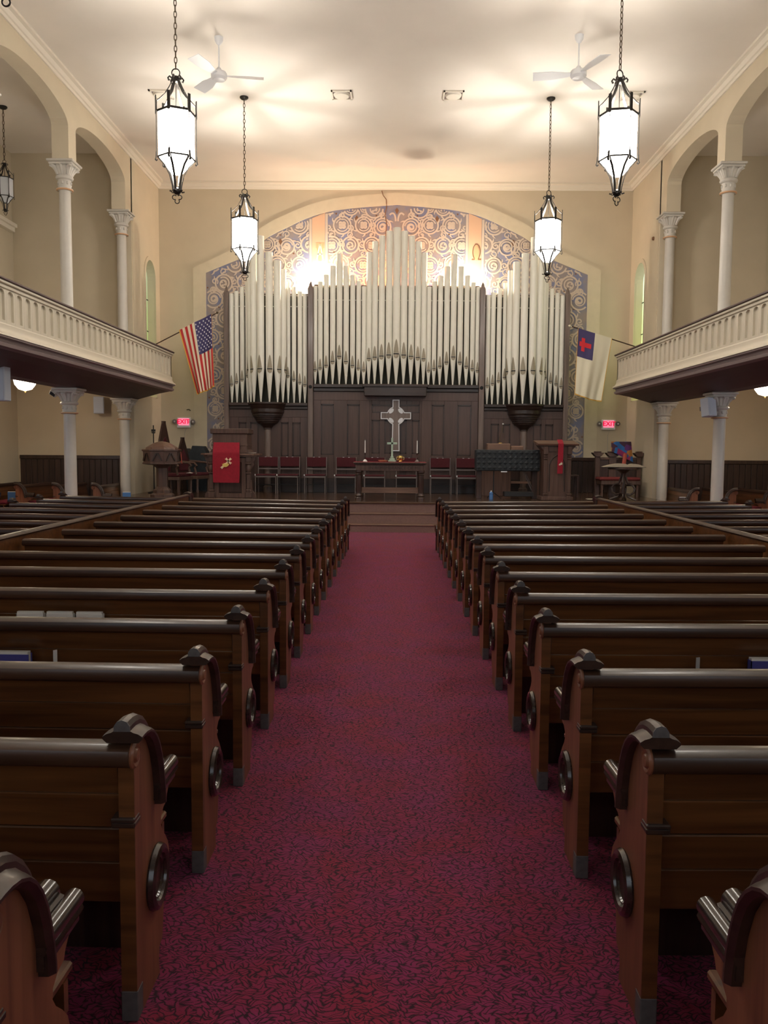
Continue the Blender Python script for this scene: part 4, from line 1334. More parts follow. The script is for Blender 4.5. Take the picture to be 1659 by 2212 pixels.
b = MB(); b.box(-.021, .021, -.012, .012, .12, .53, .003); b.box(-.112, .112, -.012, .012, .385, .43, .003); obj('cross_arms', b, 'palebrass', t)
t = thing('brass_cup', 'round brass cup with handles beside the altar cross', 'cup', (.166, 18.5, ZT))
b = MB(); b.lathe([(.04, 0), (.045, .01), (.035, .03), (.055, .08), (.05, .12), (.042, .135), (.036, .135), (.044, .08), (.0, .03)], 18); obj('cup_body', b, 'brass', t)
for sx in (-1, 1):
    b = MB(); b.tube([(sx * .042, 0, .12), (sx * .075, 0, .11), (sx * .075, 0, .05), (sx * .045, 0, .04)], .007, 6); obj('cup_handle', b, 'brass', t)
t = thing('offering_plate', 'shallow reddish plate on the table left of the altar cross', 'plate', (-.22, 18.52, ZT))
b = MB(); b.lathe([(0, 0), (.07, 0), (.11, .03), (.115, .035), (.105, .03), (.07, .008), (0, .006)], 24); obj('plate_dish', b, 'salmonring', t)

# chapel chairs in front of the organ
def chair_proto():
    t = thing('chapel_chair', '', 'chair', group='red chapel chairs before the organ')
    W = .265
    b = MB(); b.box(-W + .02, W - .02, -.24, .20, .435, .475, .014); obj('seat', b, 'redseat', t)
    b = MB(); b.box(-W, W, -.25, -.235, .40, .435); b.box(-W, W, .20, .215, .40, .435); b.box(-W, -W + .02, -.25, .21, .40, .435); b.box(W - .02, W, -.25, .21, .40, .435); obj('seat_frame', b, 'steel', t, smooth=False)
    b = MB(); b.box(-W + .02, W - .02, .215, .25, .66, .90, .010); obj('backrest', b, 'redseat', t)
    for sx in (-1, 1):
        b = MB(); b.tube([(sx * (W - .012), -.235, 0), (sx * (W - .012), -.235, .43)], .012, 6); obj('leg', b, 'steel', t)
        b = MB(); b.tube([(sx * (W - .012), .25, 0), (sx * (W - .012), .22, .43), (sx * (W - .012), .235, .91)], .012, 6); obj('leg', b, 'steel', t)
        b = MB(); b.box(sx * .07 - .02, sx * .07 + .02, .225, .245, .90, .908); obj('top_clip', b, 'white', t, smooth=False)
    b = MB(); b.box(-W + .01, W - .01, .22, .235, .59, .62); obj('back_rail', b, 'steel', t, smooth=False)
    b = MB(); b.box(-W - .012, -W + .016, -.255, -.24, .44, .48, .003); obj('white_glint', b, 'white', t)  # small white block standing in for light glinting off the chair frame
    b = MB(); b.box(-W + .03, W - .03, -.02, .19, .20, .212); obj('book_shelf', b, 'blackplastic', t, smooth=False)
    return t
chp = chair_proto()
cxs = [-3.17, -2.63, -1.945, -1.19, -.457, .343, 1.203, 1.86]
clab = ['half hidden behind the pulpit', 'second from the pulpit', 'third from the pulpit', 'just left of the communion table', 'behind the table, left of the altar cross', 'behind the table, right of the altar cross', 'just right of the communion table', 'beside the covered keyboard']
for i, (x, lb) in enumerate(zip(cxs, clab)):
    o = chp if i == 0 else copy_tree(chp)
    o.location = (x, 21.02 if i else 20.97, ZP)
    o['label'] = 'red upholstered steel chapel chair, ' + lb

# pulpit
pu = thing('pulpit', 'tall carved wooden pulpit with a red hanging, left of the table', 'pulpit', (-3.67, 18.75, ZP))
b = MB(); b.box(-.39, .39, 0, .60, 1.02, 1.44, .01); obj('desk', b, 'chancelwood', pu)
b = MB(); b.box(-.43, .43, -.04, .64, 1.44, 1.555, .012); obj('desk_top', b, 'chancelwood', pu)
b = MB(); b.prism([(-.40, 1.09), (.40, 1.09), (.45, 1.02), (-.45, 1.02)], 'y', -.02, .62); b.box(-.405, .405, -.015, .6, 1.17, 1.20, .004); obj('desk_moulding', b, 'chancelwood', pu, smooth=False)
b = MB(); b.prism([(-.64, .62), (-.66, .02), (-.55, -.10), (.55, -.10), (.66, .02), (.64, .62)], 'z', .965, 1.0); b.prism([(-.58, .6), (-.60, .04), (-.50, -.05), (.50, -.05), (.60, .04), (.58, .6)], 'z', .925, .965); obj('shelf', b, 'chancelwoodx', pu, smooth=False)
b = MB(); b.box(-.46, .46, .04, .60, 0, .93); obj('body', b, 'darkwood', pu, smooth=False)
for sx in (-1, 1):
    b = MB()
    b.box(sx * .42 - .075, sx * .42 + .075, -.045, .05, 0, .13, .01); b.box(sx * .42 - .055, sx * .42 + .055, -.03, .05, .13, .20, .012)
    b.box(sx * .42 - .045, sx * .42 + .045, -.02, .05, .20, .54, .012); b.box(sx * .42 - .06, sx * .42 + .06, -.035, .05, .54, .58, .01)
    b.lathe([(.05, .58), (.065, .62), (.07, .68), (.05, .74), (.065, .76)], 10, (sx * .42, .01, 0))
    b.box(sx * .42 - .07, sx * .42 + .07, -.045, .05, .76, .80, .01); b.box(sx * .42 - .06, sx * .42 + .06, -.04, .05, .80, .93, .012)
    obj('corner_pier', b, 'chancelwood', pu)
    b = MB(); b.prism([(sx * .46, .93), (sx * .58, .93), (sx * .56, .86), (sx * .52, .80), (sx * .54, .74), (sx * .49, .66), (sx * .46, .62)], 'y', .02, .08); b.prism([(sx * .46, 0), (sx * .58, 0), (sx * .57, .08), (sx * .50, .17), (sx * .48, .40), (sx * .46, .40)], 'y', .02, .10); obj('side_scroll', b, 'chancelwood', pu, smooth=False)
b = MB()
for q_ in ((-.36, -.26, 0, .9), (.26, .36, 0, .9), (-.26, .26, 0, .10), (-.26, .26, .80, .9)):
    b.box(q_[0], q_[1], .01, .05, q_[2], q_[3], .006)
obj('panel_frame', b, 'chancelwood', pu)
b = MB(); b.box(-.24, .24, .03, .06, .12, .78, .012); obj('panel', b, 'darkwood', pu)
pr_ = thing('pulpit_hanging', 'red pulpit hanging embroidered with a gold cross and shell', 'cloth', (-3.73, 18.75, ZP))
b = MB()
def hang(u, v):
    d = v * .90
    x = (u - .5) * (.58 + .03 * math.sin(v * 3))
    if d < .22:
        t_ = d / .22
        return (x, -.045 - .075 * t_, 1.245 - .22 * t_)
    wv = .006 * math.sin(u * 9 + 1) * min(1, (d - .22) * 3)
    return (x, -.122 + wv, 1.245 - d)
b.grid(hang, 16, 24, thick=.006); obj('hanging_cloth', b, 'red', pr_)
b = MB()
def patty(cx, cz, ux, uz, l0, l1, w0, w1):
    px, pz = -uz, ux
    b.prism([(cx + ux * l0 + px * w0, cz + uz * l0 + pz * w0), (cx + ux * l1 + px * w1, cz + uz * l1 + pz * w1), (cx + ux * (l1 - .012), cz + uz * (l1 - .012)), (cx + ux * l1 - px * w1, cz + uz * l1 - pz * w1), (cx + ux * l0 - px * w0, cz + uz * l0 - pz * w0)], 'y', -.148, -.134)
s2 = .7071
for ux, uz, l1 in ((s2, s2, .09), (-s2, s2, .09), (s2, -s2, .09), (-s2 * 1.0, -s2, .235)):
    patty(.055, .83, ux, uz, -.02, l1, .011, .026)
obj('cross_emblem', b, 'peach', pr_, smooth=False)
b = MB(); b.prism([(-.09, .77), (-.055, .76), (-.045, .79), (-.01, .765), (.03, .785), (.075, .765), (.05, .72), (.0, .695), (-.05, .70), (-.07, .73)], 'y', -.152, -.14); obj('shell_emblem', b, 'goldcloth', pr_, smooth=False)
t = thing('paper_sheets', 'loose white paper on the pulpit shelf', 'paper', (-3.16, 18.72, ZP + 1.001), .2)
for i, a_ in enumerate((0, .3)):
    b = MB(); b.grid(lambda u, v: (-.09 + .18 * u, -.06 + .12 * v, i * .014 + .018 * u * u * (1 - i * .5)), 5, 2, thick=.001); o = obj('sheet', b, 'paper', t); o.rotation_euler = (0, 0, a_)

# lectern
le = thing('lectern', 'wooden lectern with gothic arched front, right of the keyboard', 'lectern', (3.69, 18.75, ZP))
b = MB(); b.box(-.30, .30, .03, .50, .08, 1.22, .006); obj('body', b, 'chancelwood', le)
b = MB(); b.prism([(-.08, 1.235), (.02, 1.23), (.55, 1.31), (.55, 1.35), (-.10, 1.27)], 'x', -.46, .46); obj('reading_top', b, 'chancelwoodx', le, smooth=False)
b = MB(); b.prism([(-.30, 1.10), (-.33, 1.14), (-.43, 1.25), (.43, 1.25), (.33, 1.14), (.30, 1.10)], 'y', 0, .45); obj('flared_cornice', b, 'chancelwood', le, smooth=False)
b = MB(); b.box(-.36, .36, -.03, .52, 0, .085, .01); obj('plinth', b, 'chancelwood', le)
for sx in (-1, 1):
    b = MB(); x = sx * .265
    b.box(x - .05, x + .05, -.04, .04, 0, .12, .01); b.box(x - .055, x + .055, -.05, .04, .12, .16, .01); b.box(x - .04, x + .04, -.015, .04, .16, .92, .012); b.box(x - .045, x + .045, -.03, .04, .92, .955, .008); b.box(x - .045, x + .045, -.035, .04, .975, 1.01, .008); b.box(x - .05, x + .05, -.06, .04, 1.03, 1.22, .012)
    obj('corner_pier', b, 'chancelwood', le)
b = MB()
op = [(-.17, .2), (-.17, .80), (-.15, .88), (-.09, .96), (0, 1.02), (.09, .96), (.15, .88), (.17, .80), (.17, .2)]
for i in range(len(op) - 1):
    b.tube([(op[i][0], .025, op[i][1]), (op[i + 1][0], .025, op[i + 1][1])], .014, 6)
obj('arch_moulding', b, 'organdark', le)
t = thing('lectern_stole', 'narrow red stole with a white dove hanging from the lectern', 'cloth', (3.735, 18.75, ZP))
b = MB(); b.grid(lambda u, v: ((u - .5) * .118 - .012 * v, (.05 - .185 * v * 6 if v < 1 / 6 else -.128), (1.365 - .10 * v * 6 * .9 if v < 1 / 6 else 1.275 - (v - 1 / 6) * .80)), 4, 18, thick=.004); obj('stole_cloth', b, 'red', t)
b = MB(); b.prism([(-.045, .80), (-.02, .835), (.0, .84), (.01, .875), (.022, .845), (.05, .85), (.03, .83), (.035, .80), (.005, .81), (-.01, .79)], 'y', -.142, -.134); obj('dove_emblem', b, 'ivory', t, smooth=False)

# baptismal font
fo_ = thing('baptismal_font', 'octagonal wooden baptismal font with a domed lid, left of the pulpit', 'font', (-5.2, 18.75, ZP))
a8 = PI / 8
b = MB(); b.lathe([(.27, 0), (.27, .06), (.23, .09), (.20, .10), (.20, .16), (.15, .21), (.13, .24)], 8, (0, 0, 0), a8, a8 + 2 * PI); obj('font_base', b, 'chancelwood', fo_, ang=.3)
b = MB(); b.lathe([(.13, .24), (.13, .66), (.17, .70), (.22, .73)], 8, (0, 0, 0), a8, a8 + 2 * PI); obj('stem', b, 'chancelwood', fo_, ang=.3)
b = MB(); b.lathe([(.30, .73), (.43, .755), (.43, .78), (.405, .79), (.415, 1.03), (.44, 1.045), (.44, 1.075), (.35, 1.08)], 8, (0, 0, 0), a8, a8 + 2 * PI); bo = obj('bowl', b, 'chancelwood', fo_, ang=.3)
for i in range(8):
    b = MB()
    for k in (-1, 1):
        b.prism([(k * .12, .82), (k * .09, .82), (k * .0, .99), (k * .03, 1.0)], 'y', -.405, -.375)
    b.xf(Matrix.Rotation(PI / 4 * i, 4, 'Z')); obj('carved_chevron', b, 'organdark', bo, smooth=False)
b = MB(); b.lathe([(.36, 1.08), (.35, 1.12), (.27, 1.17), (.18, 1.22), (.08, 1.25), (0, 1.26)], 8, (0, 0, 0), a8, a8 + 2 * PI); obj('lid', b, 'chancelwoodx', fo_, ang=.3)

# gothic chairs, candle stand and covered gear at the far left
def gothic(loc, rz, H, label):
    t = thing('gothic_chair', label, 'chair', loc, rz)
    b = MB(); b.box(-.30, .30, -.30, .28, .42, .50, .02); obj('seat', b, 'redseat', t)
    b = MB(); b.box(-.32, .32, -.32, .30, .34, .42, .008); obj('seat_frame', b, 'chancelwood', t)
    b = MB(); b.prism([(-.30, .50), (.30, .50), (.30, H * .60), (.17, H * .80), (.06, H - .06), (.06, H), (-.06, H), (-.06, H - .06), (-.17, H * .80), (-.30, H * .60)], 'y', .26, .31); obj('gabled_back', b, 'darkwood', t, smooth=False)
    b = MB(); b.prism([(-.22, .54), (.22, .54), (.22, H * .58), (0, H * .78), (-.22, H * .58)], 'y', .245, .26); obj('back_pad', b, 'redseat', t, smooth=False)
    for sx in (-1, 1):
        for y in (-.28, .26):
            b = MB(); b.lathe([(.03, 0), (.035, .05), (.025, .10), (.03, .34)], 10); obj('leg', b, 'chancelwood', t, (sx * .28, y, 0))
        b = MB(); b.tube([(sx * .30, .27, .78), (sx * .31, .0, .76), (sx * .31, -.22, .74), (sx * .31, -.28, .68), (sx * .30, -.22, .62), (sx * .30, -.26, .46)], .028, 8); obj('arm', b, 'chancelwood', t)
    return t
gothic((-5.30, 20.2, ZP), 1.3, 1.76, 'tall gabled chair with a dark red seat behind the font')
gothic((-5.06, 21.05, ZP), 1.3, 1.38, 'lower gabled chair with a red seat beside the pulpit')
t = thing('candle_stand', 'thin dark standing cross pole behind the font', 'stand', (-5.86, 20.4, ZP))
b = MB(); b.tube([(0, 0, .03), (0, 0, 1.66)], .014, 8); obj('pole', b, 'iron', t)
b = MB(); b.box(-.05, .05, -.012, .012, 1.50, 1.56); b.lathe([(.0, 1.45), (.05, 1.47), (.05, 1.49), (0, 1.5)], 10); obj('crossbar', b, 'iron', t)
b = MB(); b.lathe([(.15, 0), (.15, .02), (.03, .05), (.015, .08)], 14); obj('stand_base', b, 'iron', t)
t = thing('covered_case', 'black covered equipment case between the gabled chairs and pulpit', 'case', (-5.0, 21.75, ZP))
b = MB(); b.prism([(-.42, 0), (.20, 0), (.22, .75), (.20, 1.02), (.10, 1.16), (-.24, 1.17), (-.30, 1.02), (-.36, 1.00), (-.42, 1.10), (-.50, 1.10), (-.50, .7)], 'y', -.2, .2); b.xf(Matrix.Diagonal((.8, 1, 1, 1))); obj('case_cover', b, 'blackcloth', t, ang=.3)
t = thing('hanging_scarf', 'salmon cloth hanging behind the font bowl', 'cloth', (-5.12, 19.95, ZP))
b = MB(); b.grid(lambda u, v: (-.05 + .10 * u + .03 * v, .03 * math.sin(u * 5), 1.08 - .34 * v), 5, 8, thick=.006); obj('scarf_cloth', b, 'salmon', t)
t = thing('folded_note', 'white folded paper lying on the red chair by the pulpit', 'paper', (-4.95, 20.25, ZP + .502))
b = MB(); b.prism([(-.07, 0), (.07, 0), (.07, .004), (0, .02), (-.07, .004)], 'y', -.06, .06); obj('note_sheet', b, 'paper', t, smooth=False)

# keyboard, console
kb = thing('covered_keyboard', 'keyboard under a dark quilted cover, right of the red chairs', 'keyboard', (2.635, 19.3, ZP))
b = MB()
b.box(-.73, .73, -.18, .22, .64, 1.13, .02)
for i in range(12):
    for j in range(4):
        x = -.73 + 1.46 * (i + .5) / 12; z_ = .66 + .46 * (j + .5) / 4
        P = [(x - .058, z_), (x, z_ - .055), (x + .058, z_), (x, z_ + .055)]
        vs = [b.bm.verts.new((p[0], -.181, p[1])) for p in P] + [b.bm.verts.new((x, -.196, z_))]
        for k in range(4):
            b.bm.faces.new((vs[k], vs[(k + 1) % 4], vs[4]))
obj('quilted_cover', b, 'blackcloth', kb, smooth=False)
b = MB(); b.box(-.16, -.02, -.19, -.175, .615, .64); obj('name_plate', b, 'white', kb, smooth=False)
b = MB(); b.tube([(-.30, 0, .64), (-.30, 0, .12)], .014, 8)
for a_ in (0.3, 2.4, 4.5):
    b.tube([(-.30, 0, .14), (-.30 + .18 * math.cos(a_), .18 * math.sin(a_), .012)], .011, 6)
obj('stand', b, 'blackplastic', kb)
b = MB(); b.tube([(.38, .02, .64), (.66, .02, .02)], .012, 6); b.tube([(.42, .05, .64), (.70, .05, .02)], .012, 6); obj('stand_strut', b, 'steel', kb)
for sx in (-1, 1):
    b = MB(); b.box(sx * .64 - .06, sx * .64 + .06, -.02, .16, 0, .64, .006); obj('leg', b, 'darkwood', kb)
b = MB(); b.box(-.06, .62, -.06, .20, .05, .16, .01); obj('pedal_unit', b, 'blackplastic', kb)
con = thing('organ_console', 'wooden organ console behind the covered keyboard', 'organ console', (2.90, 20.36, ZP))
b = MB(); b.box(-.70, -.05, 0, .06, 0, 1.05, .006); obj('back_panel', b, 'chancelwood', con)
for x in (-.70, -.05, .64):
    b = MB(); b.box(x - .03, x + .03, -.02, .55, 0, 1.05, .006); obj('side_panel', b, 'chancelwood', con)
b = MB(); b.box(-.72, .70, -.02, .60, 1.05, 1.10, .01); obj('console_top', b, 'chancelwoodx', con)
b = MB(); b.box(-.59, -.04, .05, .5, 1.10, 1.28, .012); obj('hutch', b, 'chancelwoodx', con)
b = MB(); b.box(-.03, .28, .05, .45, 1.10, 1.225, .02); obj('hutch', b, 'chancelwoodx', con)
b = MB(); b.box(-.05, .64, .10, .14, .30, .36, .006); obj('knee_shelf', b, 'chancelwoodx', con)
t = thing('console_lamp', 'slim brass gooseneck lamp standing on the organ console', 'lamp', (2.63, 20.55, ZP + 1.281))
b = MB(); b.lathe([(.05, 0), (.05, .015), (.01, .03)], 14); obj('lamp_base', b, 'brass', t)
b = MB(); b.tube([(0, 0, .02), (-.02, 0, .12), (.02, 0, .25), (.05, 0, .38), (.06, 0, .46)], .010, 8); obj('gooseneck', b, 'chain', t)
b = MB(); b.lathe([(0, -.02), (.02, -.01), (.02, .015), (0, .022)], 10, (.06, 0, .475)); obj('lamp_head', b, 'white', t)
b = MB(); b.prism([(.02, 0), (.16, 0), (.09, .26), (.05, .26)], 'y', .03, .05); obj('music_rest', b, 'chancelwood', t, smooth=False)
t = thing('water_bottle', 'blue plastic water bottle standing under the covered keyboard', 'bottle', (2.24, 18.95, ZP))
b = MB(); b.lathe([(0, 0), (.042, 0), (.045, .01), (.045, .10), (.04, .12), (.045, .14), (.02, .175), (.016, .18)], 16); obj('bottle_body', b, 'blue', t)
b = MB(); b.lathe([(.018, .178), (.018, .20), (0, .20)], 12); obj('bottle_cap', b, 'white', t)

# settee and book table at the right
se = thing('clergy_settee', 'wooden three-part clergy settee with capped posts and red seat', 'settee', (5.52, 20.75, ZP))
for x, wd in ((-.44, .12), (-.07, .18), (.58, .10)):
    b = MB(); b.box(x - wd / 2, x + wd / 2, 0, .10, 0, .98, .006); b.prism([(x - wd / 2, .98), (x - wd / 2 - .07, 1.05), (x - wd / 2 - .075, 1.075), (x + wd / 2 + .075, 1.075), (x + wd / 2 + .07, 1.05), (x + wd / 2, .98)], 'y', -.06, .16); b.box(x - wd / 2 - .02, x + wd / 2 + .02, -.02, .12, 1.075, 1.11, .008)
    obj('capped_post', b, 'chancelwood', se)
for x0, x1 in ((-.38, -.16), (.02, .53)):
    b = MB(); b.box(x0, x1, .03, .07, .25, .90, .004); obj('back_panel', b, 'darkwood', se)
    b = MB(); b.box(x0, x1, .01, .09, .90, .96, .006); obj('back_rail', b, 'chancelwood', se)
b = MB(); b.box(-.50, .50, -.48, 0, .40, .48, .03); obj('seat_cushion', b, 'mutedred', se)
b = MB(); b.box(-.46, .50, -.46, 0, .30, .40, .01); obj('seat_rail', b, 'chancelwood', se)
for x in (-.42, .44):
    b = MB(); b.lathe([(.035, 0), (.04, .06), (.028, .12), (.035, .30)], 10); obj('leg', b, 'chancelwood', se, (x, -.40, 0))
ba = thing('patchwork_banner', 'multicoloured patchwork banner draped over the clergy settee', 'banner', (5.60, 20.72, ZP))
b = MB(); b.grid(lambda u, v: (-.22 + .49 * u + .05 * v * (u - .2), -.03 - .02 * math.sin(u * 9) - .08 * v, 1.35 - (.24 + .26 * u) * v), 14, 8, thick=.008); obj('banner_cloth', b, 'banner', ba)
b = MB(); b.grid(lambda u, v: (.06 + .10 * u - .03 * v, -.14 - .02 * math.sin(u * 4), 1.06 - .26 * v), 6, 6, thick=.01); obj('red_tail', b, 'salmon', ba)
bt = thing('book_table', 'small dark round-topped table with looped pedestal legs', 'table', (5.20, 18.85, ZP))
b = MB(); b.lathe([(0, .70), (.33, .70), (.355, .715), (.355, .735), (.34, .75), (0, .75)], 28); obj('round_top', b, 'darkwood', bt)
b = MB(); b.lathe([(.05, .08), (.06, .15), (.035, .30), (.05, .42), (.03, .5), (.06, .62), (.16, .70)], 14); obj('pedestal', b, 'darkwood', bt)
for i in range(4):
    a_ = PI / 4 + .3 + i * PI / 2
    P = [(.04, .58), (.07, .48), (.10, .40), (.20, .36), (.26, .28), (.24, .19), (.16, .14), (.08, .16), (.10, .10), (.22, .05), (.29, .02)]
    b = MB(); b.tube([(p[0] * math.cos(a_), p[0] * math.sin(a_), p[1]) for p in P], .024, 8); obj('loop_leg', b, 'darkwood', bt)
bb = thing('open_bible', 'large open book lying on the dark round table', 'book', (5.15, 18.72, ZP + .757))
b = MB(); b.box(-.47, .47, -.16, .16, 0, .008); obj('cover', b, 'leather', bb, smooth=False)
for sx in (-1, 1):
    b = MB()
    P = [(sx * (.10 + (x if sx > 0 else x)), .008 + .055 * math.sin(PI * min(1, .12 + .88 * (1 - x / .36)) * .5) * (1 - (x / .36) ** 3)) for x in [i * .36 / 10 for i in range(11)]]
    P = [(.10 + sx * x, .008 + .085 * (1 - math.exp(-x * 22)) * (1 - (x / (.36 if sx > 0 else .56)) ** 2.2)) for x in [i * (.355 if sx > 0 else .555) / 12 for i in range(13)]]
    b.prism(P + [(.10 + sx * (.355 if sx > 0 else .555), .008), (.10, .0079)], 'y', -.15, .15); obj('page_block', b, 'agedpaper', bb, ang=.5)
t = thing('floor_paper', 'white sheet lying on the stage floor by the settee', 'paper', (4.65, 19.4, ZP + .001))
b = MB(); b.box(-.14, .14, -.11, .11, 0, .003); obj('sheet', b, 'paper', t, smooth=False)
t = thing('small_stool', 'plain dark stool standing behind the lectern', 'stool', (4.30, 20.2, ZP))
b = MB(); b.box(-.16, .16, -.16, .16, .50, .54, .008); obj('seat', b, 'darkwood', t)
for sx in (-1, 1):
    for sy in (-1, 1):
        b = MB(); b.box(sx * .14 - .02, sx * .14 + .02, sy * .14 - .02, sy * .14 + .02, 0, .50); obj('leg', b, 'darkwood', t, smooth=False)

# ------------------------------------------------------------------ flags
YF = 20.75
def flag_pole(t, base, tip, fin):
    b = MB(); b.tube([base, tip], .014, 8); obj('pole', b, 'pewrail', t)
    b = MB(); d = (Vector(tip) - Vector(base)).normalized()
    b.lathe([(.0, 0), (.02, .01), (.01, .03), (.028, .05), (.03, .07), (.0, .10)], 10)
    b.xf(Matrix.Translation(tip) @ Vector((0, 0, 1)).rotation_difference(d).to_matrix().to_4x4()); obj('pole_finial', b, fin, t)
    b = MB(); b.lathe([(.05, 0), (.05, .015), (.022, .02), (.022, .12), (.0, .12)], 12)
    b.xf(Matrix.Translation(Vector(base) - d * .005) @ Vector((0, 0, 1)).rotation_difference(d).to_matrix().to_4x4()); obj('wall_bracket', b, 'brass', t)
def bil(c, u, v):       # c: tl, tr, br, bl  (x, z)
    return tuple((c[0][k] * (1 - u) + c[1][k] * u) * (1 - v) + (c[3][k] * (1 - u) + c[2][k] * u) * v for k in (0, 1))
us = thing('american_flag', 'American flag with gold fringe on an angled wall pole', 'flag', (0, YF, 0))
flag_pole(us, (-6.175, 0, 4.09), (-4.40, 0, 4.99), 'chain')
C4 = [(-5.29, 4.585), (-4.475, 4.985), (-4.42, 3.21), (-4.87, 3.02)]
def wave(u, v):
    return .05 * math.sin(u * 11 + 1.2 * v) * (.25 + .75 * v) + .03 * math.sin(u * 25) * v
def uf(u, v):
    uu = u - .10 * v * math.sin(PI * u) * 0
    x, z = bil(C4, uu, v)
    return (x, wave(u, v) - .03, z - .02 * math.sin(PI * u) * v)
def us_mat(u, v):
    if u < .025 or v > .975:
        return 3
    if u > .995:
        return 3
    n_ = int(min(12.99, (u - .025) / .97 * 13))
    if u > .025 + .97 * 6 / 13 and v < .46:
        return 2
    return 0 if n_ % 2 == 0 else 1
b = MB(); b.grid(uf, 104, 60, us_mat); obj('flag_cloth', b, ['flagred', 'flagwhite', 'flagnavy', 'fringe'], us)
b = MB()
for r_ in range(9):
    for c_ in range(6 if r_ % 2 == 0 else 5):
        u = .475 + .515 * (r_ + .5) / 9
        v = .46 * ((c_ + .5) / 6 if r_ % 2 == 0 else (c_ + 1) / 6) 
        x, y, z = uf(u, v)
        P = []
        for k in range(10):
            rr_ = .026 if k % 2 == 0 else .012
            P.append((x + rr_ * math.sin(k * PI / 5) * .7, z + rr_ * math.cos(k * PI / 5)))
        b.prism(P, 'y', y - .012, y - .004)
o = obj('flag_stars', b, 'white', us, smooth=False); o['kind'] = 'stuff'
cf = thing('christian_flag', 'white flag with red cross on a navy corner, on a wall pole', 'flag', (0, YF, 0))
flag_pole(cf, (6.20, 0, 4.175), (4.36, 0, 4.735), 'ivory')
C5 = [(4.50, 4.69), (5.345, 4.455), (5.115, 2.91), (4.465, 3.09)]
def cfw(u, v):
    x, z = bil(C5, u, v)
    return (x, .04 * math.sin(u * 8 + 2 * v) * (.2 + .8 * v) + .02 * math.sin(u * 21 + v * 3) * v - .03, z - .03 * math.sin(PI * u) * v)
def cf_mat(u, v):
    if u < .02 or u > .975 or v > .985:
        return 2
    return 1 if (u < .50 and v < .42) else 0
b = MB(); b.grid(cfw, 60, 60, cf_mat); obj('flag_cloth', b, ['ivory', 'flagnavy', 'fringe'], cf)
b = MB()
def pat(u0, u1, v0, v1):
    n_, m_ = 6, 4
    vs = []
    for i in range(n_ + 1):
        vs.append([b.bm.verts.new((lambda p: (p[0], p[1] - .008, p[2]))(cfw(u0 + (u1 - u0) * i / n_, v0 + (v1 - v0) * j / m_))) for j in range(m_ + 1)])
    for i in range(n_):
        for j in range(m_):
            b.bm.faces.new((vs[i][j], vs[i + 1][j], vs[i + 1][j + 1], vs[i][j + 1]))
pat(.07, .42, .18, .25); pat(.13, .23, .12, .32)
obj('red_cross', b, 'scarlet', cf, smooth=False)

# ------------------------------------------------------------------ exit signs, speakers, small wall fittings
def text(body, size, parent, loc, m, ext=.004):
    c = bpy.data.curves.new('lettering', 'FONT'); c.body = body; c.size = size; c.extrude = ext; c.align_x = 'CENTER'; c.align_y = 'CENTER'; c.offset = .004
    o = mesh_text(c, 'lettering'); col.objects.link(o); o.parent = parent; o.location = loc; o.rotation_euler = (PI / 2, 0, 0); o.data.materials.append(MT[m]); return o
for x, z, side_, lb in ((-5.58, 2.385, 1, 'red lit EXIT sign with twin lamps above the gabled chairs'), (5.71, 2.41, -1, 'red lit EXIT sign with twin lamps above the clergy settee')):
    t = thing('exit_sign', lb, 'sign', (x, YB, z), 0, 'exit signs')
    b = MB(); b.box(-.18, .18, -.07, 0, -.15, .12, .008); obj('sign_housing', b, 'white', t)
    b = MB(); b.box(-.14, .14, -.074, -.07, -.09, .10); obj('sign_face', b, 'exitbox', t, smooth=False)
    text('EXIT', .165, t, (-.012 * side_, -.076, .005), 'exit')
    b = MB(); b.prism([(side_ * .125, .02), (side_ * .125, -.02), (side_ * .155, 0)], 'y', -.08, -.074); obj('arrow', b, 'exit', t, smooth=False)
    for sx in (-1, 1):
        b = MB(); b.lathe([(0, 0), (.05, 0), (.062, .03), (.062, .05), (.045, .055), (.0, .045)], 14); b.xf(Matrix.Translation((sx * .245, -.03, .01)) @ Matrix.Rotation(PI / 2, 4, 'X')); o = obj('lamp_head', b, 'steel', t)
        b = MB(); b.lathe([(0, .056), (.022, .056), (0, .062)], 10); b.xf(Matrix.Translation((sx * .245, -.03, .01)) @ Matrix.Rotation(PI / 2, 4, 'X')); obj('lamp_lens', b, 'white', o)
        b = MB(); b.box(*sorted((sx * .17, sx * .24)), -.03, -.015, 0, .02); obj('lamp_arm', b, 'steel', t, smooth=False)
    b = MB(); b.tube([(.06, -.008, -.15), (.02, -.008, -.22), (0, -.008, -.3), (0, -.008, -.88)], .005, 5); obj('cable', b, 'wire', t)
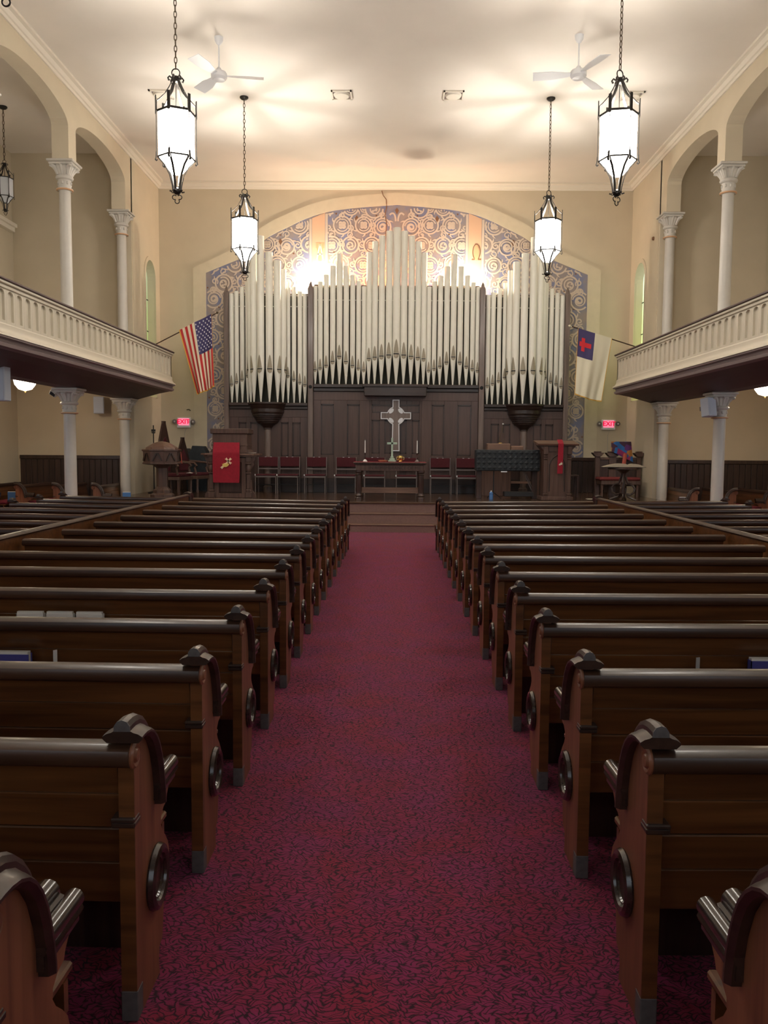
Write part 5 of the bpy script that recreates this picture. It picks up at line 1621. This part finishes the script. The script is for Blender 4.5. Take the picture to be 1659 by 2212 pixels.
def speaker(loc, w_, d_, h_, rz, tilt, label):
    t = thing('wall_speaker', label, 'speaker', loc, rz)
    t.rotation_euler = (tilt, 0, rz)
    b = MB(); b.box(-w_ / 2, w_ / 2, -d_ / 2, d_ / 2, -h_ / 2, h_ / 2, .012); obj('cabinet', b, 'speaker', t)
    b = MB(); b.box(-w_ / 2 + .02, w_ / 2 - .02, -d_ / 2 - .006, -d_ / 2, -h_ / 2 + .02, h_ / 2 - .02, .003); obj('grille', b, 'speaker', t)
    b = MB(); b.box(-.03, .03, d_ / 2, d_ / 2 + .09, -.04, .04); obj('bracket', b, 'steel', t, smooth=False)
speaker((-6.08, 12.86, 2.735), .30, .22, .66, 0, 0, 'pale blue-white speaker hanging at the picture edge under the left gallery')
speaker((6.08, 16.25, 2.56), .22, .2, .36, .5, -.15, 'white tilted speaker on the right column capital')
speaker((-7.03, 19.95, 2.70), .24, .18, .40, .3, 0, 'white speaker on the end wall behind the left column capital')
t = thing('spot_lamp', 'small cream spotlight beside the left column capital', 'lamp', (-6.60, 16.35, 2.77))
t.rotation_euler = (.5, .6, 0)
b = MB(); b.box(-.07, .07, -.11, .08, -.05, .05, .008); obj('lamp_body', b, 'column', t)
b = MB(); b.box(-.055, .055, -.114, -.108, -.035, .035); obj('lamp_face', b, 'black', t, smooth=False)
t = thing('fire_alarm', 'small red alarm on the end wall left of the column', 'alarm', (-7.72, YE, 2.58))
b = MB(); b.box(-.05, .05, -.03, 0, -.06, .06, .005); obj('alarm_body', b, 'salmon', t)
b = MB(); b.box(-.03, .03, -.034, -.03, -.02, .03); obj('alarm_face', b, 'white', t, smooth=False)
t = thing('wall_hook', 'small dark hook on the back wall above the left exit sign', 'hook', (-5.45, YB, 2.70))
b = MB(); b.tube([(-.06, -.01, .01), (0, -.04, .02), (.05, -.05, -.01)], .012, 6); obj('hook_bar', b, 'iron', t)
t = thing('wall_detector', 'tiny dark round detector on the right nave wall by the last arch', 'detector', (XW, 20.45, 6.78))
b = MB(); b.lathe([(0, 0), (.045, 0), (.045, .02), (.03, .04), (0, .045)], 14); b.xf(Matrix.Rotation(-PI / 2, 4, 'Y')); obj('detector_body', b, 'brown', t)
